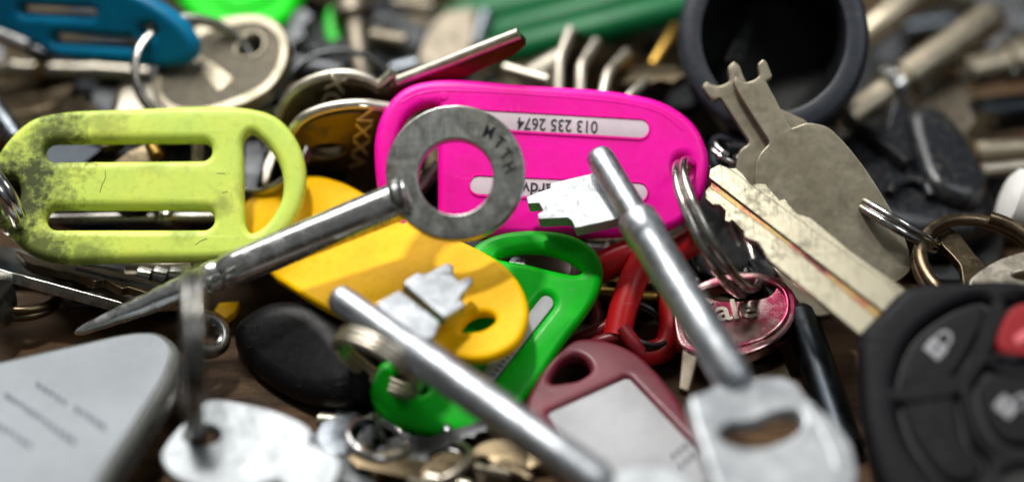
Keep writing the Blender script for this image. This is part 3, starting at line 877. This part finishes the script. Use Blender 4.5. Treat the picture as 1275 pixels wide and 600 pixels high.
# ------------------------------------------------------------------ the two round-bowed dark keys left of the pink tag
G = "dark round-bowed keys left of the pink tag"
F = fr3((400, 108, 316), (470, 118, 316.5), (430, 190, 323.5))
r = root("flat_key", F, "dark-faced key with bright rim, its blade pointing up over the pink tag", "key", G)
b = plate("bow", F, smooth([(340, 185), (347, 150), (366, 122), (395, 107), (428, 101), (455, 106), (470, 115, "c"), (483, 107), (490, 98, "c"), (497, 112), (492, 150), (470, 190), (430, 215), (380, 215)]), 2.8, .35, M["tarnish_shade"], r)
text("raised_lettering", "NOX", F, 414, 129, 5.0, 75, M["edge"], b, z=.10, depth=.2, sx=1.1, bold=.06)
plate("blade", F, rpoly([(488, 112), (500, 104), (640, 46), (650, 50), (656, 56), (640, 70), (600, 88), (500, 138)], 3), 2.2, .25, M["redkey"], r, z=-.1)
tube("rim", F, spl([F.pt(x, y - 5, -1.0) for x, y in ((343, 172), (350, 146), (368, 121), (396, 106), (428, 101), (455, 106), (470, 114), (483, 105), (490, 99))]), 1.05, M["edge"], r)  # bright tube painted as the bow's lit upper edge
tube("top_edge", F, spl([F.pt(x, y, -.6) for x, y in ((494, 104), (540, 86), (600, 62), (646, 44))]), 1.1, M["edge"], r)  # light along the blade's top drawn as a bright tube
F = fr3((390, 150, 311.5), (470, 142, 312), (430, 200, 319))
r = root("flat_key", F, "dark-faced key with bright rim and oval hole, lower of the pair", "key", G)
b = plate("bow", F, smooth([(352, 200), (364, 170), (384, 152), (415, 142), (450, 139), (480, 142), (500, 160), (500, 210), (470, 235), (400, 235), (360, 225)]), 2.6, .35, M["tarnish_shade"], r, [ell(408, 188, 22, 8, -4)])
text("raised_lettering", "VXXN", F, 452, 170, 4.2, 80, M["edge"], b, z=.10, depth=.2, sx=1.3, bold=.04)
tube("rim", F, spl([F.pt(x, y - 4, -.9) for x, y in ((356, 192), (366, 168), (385, 151), (416, 141), (450, 138), (484, 142))]), 1.0, M["edge"], r)  # lit edge of the lower bow, again a bright tube
F2 = frn(424, 133, 328, (.05, .3, .95))
split_ring("split_ring", F2, 11.2, .65, M["dark"], "thin dark ring arching behind the pair of dark-faced keys", turns=1.4, start=2.5)

# ------------------------------------------------------------------ blue tag, ring and ribbed key head (upper left)
F = fr3((20, 0, 332), (225, 60, 325.5), (80, 72, 333.5))
r = root("key_tag", F, "blue plastic key tag with two slots at the upper left", "key tag")
plate("tag_body", F, smooth([(-70, 10), (-50, -40), (60, -48), (150, -14), (200, 12), (228, 36), (241, 60), (239, 76), (224, 84), (190, 86), (130, 81), (70, 73), (20, 50), (-40, 32)]), 4.2, 1.5, M["blue"], r,
      [stad(28, 14, 112, 18, 4.5), stad(70, 50, 165, 55, 5.5), ell(183, 40, 9, 7)])
F2 = frn(243, 92, 327.5, (.30, .32, .90))
split_ring("split_ring", F2, 11.0, .85, M["wire"], "steel double ring joining the blue tag and the ribbed key head", start=2.9)
F = fr3((260, 35, 336), (350, 60, 328), (250, 130, 323))
r = root("flat_key", F, "large round nickel key head with ribbed face and hole behind the lime tag", "key")
hd = smooth([(190, 112), (203, 72), (240, 38), (290, 21), (332, 22), (356, 42), (358, 76), (340, 108), (306, 130), (255, 144), (208, 138)])


def ribbed():
    m, N, L, b = node_mat("ribbed_nickel")
    v = coords(N, L, (0, 0, 0))
    wv = N.new("ShaderNodeTexWave"); wv.inputs["Scale"].default_value = .46; wv.wave_type = "BANDS"; wv.bands_direction = "X"
    L.new(v, wv.inputs["Vector"])
    n_ = noise(N, L, v, .4, 5)
    L.new(mixc(N, L, ramp(N, L, wv.outputs["Fac"], 0, .5), lin((96, 90, 78)), mixc(N, L, ramp(N, L, n_, .35, .65), lin((176, 166, 146)), lin((206, 196, 176)))), b.inputs["Base Color"])  # shade between the ribs mixed into the colour as dark lines
    b.inputs["Metallic"].default_value = .6; b.inputs["Roughness"].default_value = .5
    bp = N.new("ShaderNodeBump"); bp.inputs["Strength"].default_value = 1.0; bp.inputs["Distance"].default_value = .0008
    L.new(wv.outputs["Fac"], bp.inputs["Height"]); L.new(bp.outputs[0], b.inputs["Normal"])
    return m


M["ribbed"] = ribbed()
ho = smooth([(296, 66), (303, 50), (318, 43), (327, 52), (322, 64), (308, 70)])
plate("bow", F, shrink(hd, 4), 2.4, .3, M["ribbed"], r, [ho])
plate("rim", F, hd, 3.2, .5, M["flat"], r, [shrink(hd, 13)], z=.35)
tube("hole_rim", F, [F.pt(*p, .0) for p in shrink(ho, -3)], .35, M["flat"], r, closed=True)
plate("smooth_pad", F, rpoly([(234, 72), (250, 68), (292, 98), (272, 116)], 5), .5, .15, M["flat"], r, z=.2)
plate("blade", F, rpoly([(150, 110), (205, 95), (210, 140), (140, 150)], 4), 2.0, .3, M["nickel"], r, z=-.3)

# ------------------------------------------------------------------ background, left
r = root("plastic_tag", frn(300, 0, 346, (0, .3, .95)), "bright green blurred plastic tag at the top above the ribbed key head", "key tag")
F = fr3((220, 0, 350), (370, 0, 350), (300, 25, 344))
plate("tag_body", F, smooth([(205, -40), (228, 0), (246, 20), (270, 28), (310, 26), (345, 26), (366, 8), (382, -40), (300, -70)]), 4, 1.6, M["brightgreen"], r)
plate("raised_rim", F, smooth([(262, -30), (272, 4), (290, 14), (320, 10), (345, -4), (352, -40), (300, -50)]), 1.2, .5, M["brightgreen"], r, z=.9)
r = root("barrel_key", frn(20, 55, 340, (0, 0, 1)), "bright barrel key end under the blue tag at the left edge", "key")
lathe("shaft", P(-30, 32, 338), P(38, 60, 336), rodp(2.0, .5), M["chrome"], r)
lathe("tip", P(38, 62, 336), P(68, 72, 336), [(0, 1.4), (.4, 1.9), (1, 1.2)], M["dark"], r)
r = root("barrel_key", frn(80, 86, 345, (0, 0, 1)), "knobbly brass-banded barrel key lying level under the blue tag", "key")
lathe("shaft", P(-30, 86, 342), P(185, 92, 340), [(0, 1.6)] + [(.05 + .04 * k, 1.6 if k % 2 else 2.1) for k in range(6)] + [(.34, 1.8), (.6, 1.7), (.7, 2.0), (.75, 1.7), (1, 1.5)], M["nickel"], r)
lathe("brass_band", P(47, 87, 341.4), P(56, 87.5, 341.3), [(0, 2.2), (.3, 2.7), (.7, 2.7), (1, 2.2)], M["brass"], r)
lathe("chrome_bead", P(56, 87, 341.3), P(64, 88, 341.2), [(0, 1.5), (.3, 2.4), (.7, 2.4), (1, 1.5)], M["chrome"], r)
F = fr3((0, 110, 344), (100, 110, 342), (60, 145, 332))
kk = plate("flat_key", F, smooth([(-40, 98), (40, 96), (88, 104), (106, 122), (100, 150), (40, 170), (-40, 160)]), 2.4, .4, M["tarnish_shade"]); label(kk, "dull brownish key bow between the knobbly key and the lime tag", "key")
F = fr3((140, 105, 340), (185, 105, 338), (160, 140, 330))
kk = plate("flat_key", F, rpoly([(138, 125), (150, 106), (178, 98), (190, 120), (185, 150), (140, 150)], 5), 2.4, .4, M["tarnish_shade"]); label(kk, "small brown key end left of the big blue-tag ring", "key")
kk = lathe("barrel_key", P(-16, 120, 330), P(22, 176, 320), rodp(1.9), M["bevelled"]); label(kk, "bluish steel rod at the left edge above the lime tag", "key")
r = root("bolt", frn(445, 40, 350, (0, 0, 1)), "grey round-headed bolt standing upright behind the dark ring", "bolt")
lathe("bolt_head", P(442, 26, 348), P(436, 0, 350), [(0, 2.6), (.1, 4.2), (.6, 4.2), (.9, 3.2), (1, 2.0)], M["tarnish_shade2"], r)
lathe("bolt_shank", P(452, 105, 340), P(442, 22, 348), rodp(2.5), M["tarnish_shade2"], r)
kk = plate("plastic_chip", fr3((410, 10, 352), (430, 10, 352), (420, 60, 348)), smooth([(404, 30), (410, 8), (428, 6), (434, 40), (428, 62), (412, 55)]), 2.5, .8, M["brightgreen"]); label(kk, "small green plastic chip beside the upright bolt", "chip")
F = fr3((520, 80, 346), (590, 80, 346), (560, 10, 356))
r = root("flat_key", F, "flat beige key standing tilted in the blurred background, green beyond it", "key")
plate("bow", F, rpoly([(512, 90, 4), (536, 30, 5), (556, 14, 8), (592, 8, 6), (590, 45, 6), (578, 92, 6)], 4), 2.2, .4, M["tarnish_shade2"], r)
for i, (a, b_, rr, mt, tx) in enumerate((
        ((462, 46, 346), (505, 54, 345), 1.9, "tarnish_shade2", "short pale rod right of the upright bolt"),
        ((490, 5, 358), (540, 12, 356), 1.6, "tarnish_shade2", "pale blurred rod at the top edge above the beige key"),
        ((372, 84, 342), (430, 96, 338), 2.6, "dark", "dark blurred rod under the thin dark arch ring"),
        ((488, 90, 342), (520, 82, 342), 1.8, "bevelled", "bluish rod end touching the dark arch ring"),
        ((592, 60, 352), (606, 18, 356), 1.7, "bevelled", "bluish blurred rod right of the beige standing key"),
        ((628, 86, 330), (684, 102, 326), 1.3, "nickel", "bent pale wire lying just above the pink tag"),
        ((655, 104, 334), (700, 78, 338), 3.0, "nickel", "grey rounded key end behind the pale wire"))):
    kk = lathe("metal_rod", P(*a), P(*b_), rodp(rr, .4), M[mt]); label(kk, tx, "rod")

# green ribbed handle and standing keys
r = root("plastic_bar", frn(740, 20, 355, (0, 0, 1)), "long bottle-green ribbed plastic bar across the top centre", "bar")
lathe("grip", P(560, 38, 366), P(880, -42, 366), [(0, 4.4), (.06, 5.6), (.9, 5.8), (1, 5.0)], M["darkgreen"], r)
lathe("ridge", P(596, 74, 352), P(880, 2, 352), [(0, 2.2), (.05, 3.2), (.95, 3.2), (1, 2.5)], M["darkgreen"], r)
lathe("ridge", P(590, 52, 357), P(880, -24, 357), [(0, 2.2), (.05, 3.0), (.95, 3.0), (1, 2.5)], M["darkgreen"], r)
G = "keys standing on edge behind the pink tag"
for i, (kx, ky, d, wd, tx) in enumerate((([701, 702, 716], [112, 74, 37], 331, 34, "key standing on edge behind the pink tag, leftmost and tallest"),
                                    ([728, 729, 748], [112, 82, 52], 330, 36, "second standing key from the left behind the pink tag"),
                                    ([757, 763, 786], [114, 90, 66], 329, 42, "third standing key from the left, leaning right behind the pink tag"),
                                    ([786, 802, 833], [124, 108, 88], 328, 44, "rightmost standing key, lowest, behind the pink tag's right shoulder"))):
    F = frn(kx[1], ky[1], d, (.86, .12, .46), (0, 1, 0))
    r = root("flat_key", F, tx, "key", G)
    fo = [(kx[0], ky[0] + 26), (kx[0], ky[0]), (kx[1], ky[1]), (kx[2], ky[2]), (kx[2] + wd * .55, ky[2] + 6), (kx[2] + wd, ky[2] + 42), (kx[2] + wd, ky[2] + 90)]
    plate("bow", F, rpoly(fo, 3), 1.7, .3, M["tarnish_shade"], r)  # face's dark reflection put into a darker metal
    tube("rim", F, [F.pt(x - 1, y, -.8) for x, y in rpoly([(kx[0], ky[0] + 22, 0), (kx[0], ky[0], 0), (kx[1], ky[1], 5), (kx[2], ky[2], 0)])], 1.0, M["edge"], r)  # bright tube stands for the edge that catches light
kk = lathe("metal_rod", P(812, 84, 338), P(843, 34, 346), rodp(1.25), M["brass"]); label(kk, "copper-brown blade leaning between standing keys and black cup", "rod")

# ------------------------------------------------------------------ background, upper right
r = root("barrel_key", frn(1150, 80, 345, (0, 0, 1)), "thick beige barrel key with bright collar behind the black cup", "key")
lathe("shaft", P(1056, 150, 338), P(1242, 18, 352), [(0, 3.0), (.30, 3.1), (.31, 2.6), (.36, 2.6), (.37, 3.5), (.42, 3.6), (.93, 3.5), (.97, 3.2), (1, 2.2)], M["cream_metal"], r)
lathe("collar", P(1103, 117, 341.5), P(1117, 107, 342.5), [(0, 3.6), (.2, 4.5), (.8, 4.5), (1, 3.6)], M["chrome"], r)
kk = lathe("barrel_key", P(1062, 58, 352), P(1160, -20, 358), rodp(3.0, .6), M["cream_metal"]); label(kk, "cream rod rising out of frame just right of the black cup", "key")
r = root("barrel_key", frn(1240, 80, 348, (0, 0, 1)), "pale barrel key with round collar at the upper right edge", "key")
lathe("shaft", P(1202, 92, 346), P(1320, 64, 350), [(0, 2.6), (.03, 3.3), (.42, 3.4), (.44, 4.4), (.62, 4.5), (.64, 3.4), (1, 3.3)], M["cream_metal"], r)
lathe("bead", P(1258, 92, 342), P(1266, 90, 342), [(0, .8), (.3, 1.6), (.7, 1.6), (1, .8)], M["chrome"], r)
kk = lathe("barrel_key", P(1212, 146, 340), P(1320, 132, 344), rodp(3.6, .6), M["black_metal"]); label(kk, "dark blue-black rod under the pale barrel key at right", "key")
kk = lathe("barrel_key", P(1214, 190, 332), P(1320, 184, 332), rodp(2.2, .5), M["cream_metal"]); label(kk, "cream rod at the right edge below the blue-black rod", "key")
kk = lathe("barrel_key", P(1222, 212, 328), P(1300, 206, 328), rodp(1.4, .4), M["nickel"]); label(kk, "thin nickel rod behind the white plastic cap", "key")
F = fr3((1160, 110, 346), (1215, 110, 346), (1190, 170, 336))
kk = plate("key_bow", F, smooth([(1150, 120), (1170, 96), (1200, 100), (1218, 130), (1212, 180), (1180, 190), (1155, 165)]), 2.4, .5, M["tarnish_shade2"]); label(kk, "beige key bow between the beige barrel and blue-black rod", "key")
kk = lathe("barrel_key", P(1120, 38, 372), P(1180, 30, 374), rodp(3.0, .8), M["bevelled"]); label(kk, "grey blurred cylinder between the two cream rods", "key")
Fg = Fr(Vector((0, 0, 3)), Vector((0, 0, 1)))
kk = plate("metal_band", Fg, [Fg.uv(1110, 3), Fg.uv(1300, 12), Fg.uv(1320, -60), Fg.uv(1100, -60)], 2.5, .5, M["greymetal"], px=False); label(kk, "grey-green flat band lying across the far upper right corner", "band")

# ------------------------------------------------------------------ right middle: dark tube key and pieces under the car key
r = root("barrel_key", frn(1015, 460, 296, (0, 0, 1)), "black tube-shaped key beneath the car key blade", "key")
lathe("shaft", P(994, 384, 305), P(1052, 560, 286), [(0, 1.6), (.02, 2.4), (.06, 2.9), (.5, 3.1), (1, 3.2)], M["black_metal"], r)
F = fr3((1000, 350, 305), (1040, 380, 301), (1010, 385, 302))
kk = plate("flat_key", F, rpoly([(960, 330), (1010, 338), (1050, 372), (1052, 388), (1020, 395), (1002, 388)], 4), 1.8, .3, M["flat"]); label(kk, "bit of beige flat key below the car key blade", "key")
F = fr3((980, 330, 309), (1040, 345, 308), (1000, 375, 305))
kk = plate("flat_key", F, rpoly([(930, 320), (1010, 330), (1035, 358), (1010, 385), (960, 370)], 6), 2.0, .3, M["dark"], None, [ell(975, 345, 10, 6)]); label(kk, "dark steel key head tucked behind the pinkish round key", "key")
F = fr3((870, 240, 322), (960, 300, 314), (900, 330, 312))
kk = plate("gap_dark_plate", F, smooth([(845, 230), (900, 235), (950, 280), (985, 330), (930, 350), (870, 330), (840, 285)]), 4, 1.4, M["fob"]); label(kk, "black plate added as the dark of the gap left of the car key blade", "key fob")  # added black plate stands in for the gap's shade
r = root("chrome_key", frn(780, 320, 316, (0, 0, 1)), "chrome key rods in the gap between green tag and pale mortise key", "key")
lathe("shaft", P(640, 306, 319), P(810, 318, 318), rodp(1.5), M["chrome"], r)
lathe("shaft", P(735, 342, 315), P(870, 352, 314), rodp(1.5), M["chrome"], r)
lathe("shaft", P(610, 332, 316), P(740, 346, 315), rodp(1.3), M["chrome"], r)
lathe("bead", P(755, 303, 316), P(764, 303, 316), [(0, .8), (.25, 1.5), (.75, 1.5), (1, .8)], M["nickel"], r)
kk = lathe("brass_pin", P(738, 364, 312), P(840, 372, 311), rodp(1.1), M["brass"]); label(kk, "thin brass pin under the red clip", "pin")
kk = plate("flat_key", fr3((800, 370, 316), (840, 400, 312), (800, 420, 310)), rpoly([(785, 340), (860, 345), (850, 420), (795, 430)], 5), 2, .3, M["tarnish_shade"]); label(kk, "tarnished key plate framed by the red clip", "key")
kk = lathe("nickel_pin", P(828, 294, 309), P(848, 282, 309), rodp(1.5), M["nickel"]); label(kk, "nickel pin end poking out below the pink tag's right end", "pin")
kk = lathe("shiny_pin", P(522, 236, 318), P(548, 205, 318), rodp(1.4), M["chrome"]); label(kk, "bright pin showing inside the washer-shaped bow", "pin")

# ------------------------------------------------------------------ bottom centre clutter
random.seed(21)
r = root("highlight_beads", frn(470, 540, 288, (0, 0, 1)), "short bright bead chain below the green tag's lower end", "chain")  # beads added in place of a blurred highlight
for k, (x, y) in enumerate(((467, 518), (470, 530), (475, 542), (482, 553), (492, 562))):
    A = P(x - 4, y, 287); B = P(x + 4, y, 287)
    lathe("bead", A, B, [(0, .5), (.15, .9), (.5, 1.25), (.85, .9), (1, .5)], M["chrome"], r, seg=20)
kk = lathe("highlight_stud", P(556, 537, 288), P(562, 535, 287), [(0, .7), (.2, 1.3), (.7, 1.3), (1, .6)], M["chrome"]); label(kk, "single bright stud added as a highlight under the green tag", "stud")  # stud added as a bright glint
for i, (a, b_, rr, mt, tx) in enumerate((
        ((398, 524, 293), (446, 528, 291), 1.6, "nickel", "short nickel rod below the black oval fob"),
        ((432, 545, 290), (448, 590, 285), 1.9, "dark", "dark blurred rod standing right of the white-looking key"),
        ((396, 552, 287), (414, 560, 286), 1.4, "cream_metal", "cream bit touching the white-looking key's notch"),
        ((468, 592, 285), (600, 598, 284), 1.7, "cream_metal", "cream blurred rod along the bottom edge"),
        ((500, 582, 286), (575, 590, 285), 1.3, "nickel", "pale rod above the cream bottom-edge rod"),
        ((424, 585, 284), (440, 610, 282), 1.7, "nickel", "nickel stub at the bottom edge by the white-looking key"),
        ((516, 555, 289), (545, 575, 287), 1.3, "darkgreen", "small green plastic stub below the bright beads"),
        ((440, 505, 296), (470, 520, 292), 1.6, "black_metal", "black rod between oval fob and bright beads"),
        ((560, 556, 291), (640, 566, 290), 1.2, "brass", "thin brass rod on the wood under the foreground key"))):
    kk = lathe("metal_stub", P(*a), P(*b_), rodp(rr, .4), M[mt]); label(kk, tx, "metal piece")
random.seed(11)
for i, (x, y, dx, dy, rr, mt, tx) in enumerate((
        (408, 536, 26, -10, 1.5, "bevelled", "bluish steel piece just right of the white-looking key"),
        (420, 512, 22, 6, 1.1, "dusty", "dusty black stub under the oval fob's lower edge"),
        (452, 560, 14, 26, 1.5, "tarnish_shade", "tarnished upright stub in the dark clutter under the green tag"),
        (500, 545, 28, 8, 1.2, "dark", "dark rod crossing below the added bright stud"),
        (404, 570, 10, 22, 1.3, "dark", "dark stub beside the white-looking key's lower notch"),
        (470, 575, 22, -6, 1.4, "tarnish_shade2", "greyish stub left of the cream bottom-edge rod"),
        (530, 596, 40, 10, 1.5, "nickel", "nickel piece partly cut by the bottom edge"),
        (590, 585, 34, 6, 1.2, "cream_metal", "pale piece left of the foreground key's lower shaft"),
        (444, 530, 16, 14, 1.2, "darkgreen", "green plastic stub left of the bright beads"),
        (620, 580, 30, 14, 1.3, "tarnish_shade", "brown metal stub beside the foreground key's lower shaft"),
        (548, 560, 18, 5, .9, "chrome", "small bright pin lying on the wood under the green tag"))):
    rr *= 1.15; dx *= 1.4; dy *= 1.4
    dd = DH(y, rr + .6)
    kk = lathe("metal_stub", P(x, y, dd), P(x + dx, y + dy, DH(y + dy, rr + .6)), [(0, rr * .6), (.03, rr * .95), (.3, rr), (.31, rr * .75), (.36, rr * .75), (.37, rr), (.97, rr * .95), (1, rr * .6)], M[mt])
    label(kk, tx, "metal piece")
kk = plate("yellow_tag_end", fr3((268, 385, 312), (290, 385, 312), (280, 375, 314)), rpoly([(266, 386), (272, 377), (298, 374), (292, 388), (281, 396), (272, 394)], 2), 1.6, .3, M["yellow"]); label(kk, "scrap of yellow plastic beside the black oval fob", "scrap")

# ------------------------------------------------------------------ loose keys deep in the pile (they carry what lies above)
random.seed(5)


def filler_parts(mt):
    F0 = Fr(Vector((0, 0, 0)), Vector((0, 0, 1)))
    bow = plate_mesh(smooth([(0, 10), (8, 7), (11, 0), (8, -7), (0, -10), (-8, -7), (-11, 0), (-8, 7)], 5), [ell(-5, 0, 2.4, 3.4, n=20)], 2.2, .35)
    bl = plate_mesh(rpoly([(9, 4), (32, 4), (36, 1), (34, -2.5), (31, -1.2), (28.5, -3.4), (26, -1.4), (23, -3.6), (20, -1.6), (17, -3.8), (9, -4)], .5), [], 1.7, .2)
    return bow, bl


bow_me, bl_me = filler_parts(None)
mats = [M["tarnish_shade"], M["dark"], M["tarnish_shade"], M["black_metal"], M["dark"]]  # dark metals put the gaps' shade into the buried keys' colour
BOWS = []
for m_ in mats:
    a = bow_me.copy(); a.materials.clear(); a.materials.append(m_)
    c = bl_me.copy(); c.materials.clear(); c.materials.append(m_)
    BOWS.append((a, c))


def visible_px(p):
    v = p - CAM
    d = v.dot(AF)
    return 637.5 + v.dot(AX) * KPX / d, 300 - v.dot(AU) * KPX / d


rows = [  # x, y, height (mm): under the pile, out of the bare patches of wood
    (40, 100, 8), (120, 130, 6), (230, 120, 6), (330, 130, 7), (60, 180, 8), (180, 190, 7), (300, 200, 8), (420, 180, 8), (380, 90, 9), (480, 70, 8), (560, 120, 8), (640, 100, 8),
    (520, 190, 7), (620, 200, 8), (720, 180, 8), (700, 110, 8), (780, 130, 8), (840, 180, 8), (560, 60, 8), (640, 60, 8), (760, 260, 6), (680, 300, 5), (790, 330, 4), (600, 280, 5), (860, 290, 5),
    (900, 330, 4), (110, 225, 4), (330, 240, 4), (1000, 250, 5), (1060, 200, 6), (1140, 220, 5), (1180, 300, 4), (1000, 120, 6), (900, 150, 7), (1130, 140, 5), (1230, 250, 4),
    (450, 60, 9), (300, 60, 8), (160, 60, 8), (20, 60, 8), (230, 30, 9), (400, 20, 9), (520, 20, 9), (640, 20, 9), (860, 60, 8), (940, 60, 8), (1040, 90, 6),
    (30, 110, 18), (110, 75, 16), (180, 120, 18), (60, 60, 14), (130, 20, 12), (250, 10, 12), (330, 8, 12), (390, 60, 16), (410, 110, 18), (470, 50, 14), (480, 100, 18), (540, 90, 18), (600, 80, 16), (640, 95, 18), (620, 20, 12), (560, 20, 12), (500, 10, 12), (830, 100, 18), (800, 60, 14), (320, 150, 17), (150, 160, 18), (90, 190, 16), (280, 175, 17)]
for i, (x, y, h) in enumerate(rows):
    p = P(x, y, DH(y, h))
    k_ = 1.0 if y < 200 else .12
    n = Vector((random.uniform(-.35, .35) * k_, random.uniform(-.4, .2) * k_, 1)).normalized()
    a = random.uniform(0, 2 * math.pi)
    F = Fr(p, n, Vector((math.cos(a), math.sin(a), 0)))
    o = root("buried_key", F, "loose flat key lying deep in the dark gaps of the pile", "key", "loose keys deep in the pile")
    bm_, lm_ = BOWS[i % 5]
    for nm, me_ in (("bow", bm_), ("blade", lm_)):
        c = bpy.data.objects.new(nm, me_); COL.objects.link(c); c.parent = o
        if nm == "blade":
            c.location = (0, 0, -.25 * MM)

random.seed(9)
SMALL = [  # px, py, height, heading (deg), scale, tilt, metal, label
    (430, 540, 4, 200, .42, (.1, -.1), 4, "small bluish key right of the white-looking key at the bottom"),
    (500, 566, 2.5, 20, .42, (-.1, -.1), 1, "small dark key lying under the green tag's lower end"),
    (566, 592, 3, 170, .48, (.1, -.15), 0, "small brown key at the bottom edge left of the foreground key"),
    (436, 594, 3, 75, .42, (.1, -.1), 1, "small dark key cut by the bottom edge beside the white-looking key"),
    (620, 575, 2.5, 10, .45, (0, -.2), 0, "small brown key beside the foreground key's lower shaft"),
    (100, 350, 4, 340, .55, (.1, -.2), 4, "small dark key on the wood below the steel blank"),
    (225, 340, 7, 10, .5, (.1, -.4), 2, "small nickel key under the lime tag's lower right edge"),
    (1190, 215, 14, 60, .6, (.2, -.3), 0, "small brown key lying over the dusty fob's far side"),
    (1180, 25, 8, 20, .9, (.2, -.3), 0, "blurred brown key lying in the far upper right corner"),
    (1260, 30, 8, 100, .8, (-.2, -.2), 1, "blurred dark key near the far right top edge"),
    (905, 310, 10, 30, .6, (.1, -.4), 1, "dark small key in the gap between split ring and car key blade"),
    (665, 330, 11, 0, .6, (.1, -.5), 2, "nickel key seen through the green tag's loop")]
SMATS = [M["tarnish_shade"], M["dark"], M["nickel"], M["wire"], M["bevelled"], M["flat"]]
for x, y, h, ang, sc_, tl, mi, tx in SMALL:
    F = Fr(P(x, y, DH(y, h)), Vector((tl[0], tl[1], 1)).normalized(), Vector((math.cos(math.radians(ang)), math.sin(math.radians(ang)), 0)))
    o = root("small_key", F, tx, "key")
    for nm, me_ in (("bow", bow_me), ("blade", bl_me)):
        c_ = me_.copy(); c_.materials.clear(); c_.materials.append(SMATS[mi])
        c_.transform(Matrix.Diagonal((sc_, sc_, sc_, 1)))
        c = bpy.data.objects.new(nm, c_); COL.objects.link(c); c.parent = o
        if nm == "blade":
            c.location = (0, 0, -.25 * sc_ * MM)
for x, y, h, R_, n_, mt, tx in ((470, 548, 4, 5, (.3, .8, .5), "chrome", "small bright ring in the clutter below the green tag"),
                                (545, 578, 3, 5.5, (-.3, .85, .4), "nickel", "nickel ring lying on the wood left of the foreground key"),
                                (800, 405, 6, 5, (.4, .7, .6), "dark", "dark ring framed by the red clip")):
    split_ring("split_ring", frn(x, y, DH(y, h), n_), R_, .5, M[mt], tx)
for o in list(bpy.data.objects):
    if o.type == "MESH" and o.parent is None and "kind" not in o and "label" not in o:
        print("UNLABELLED", o.name)
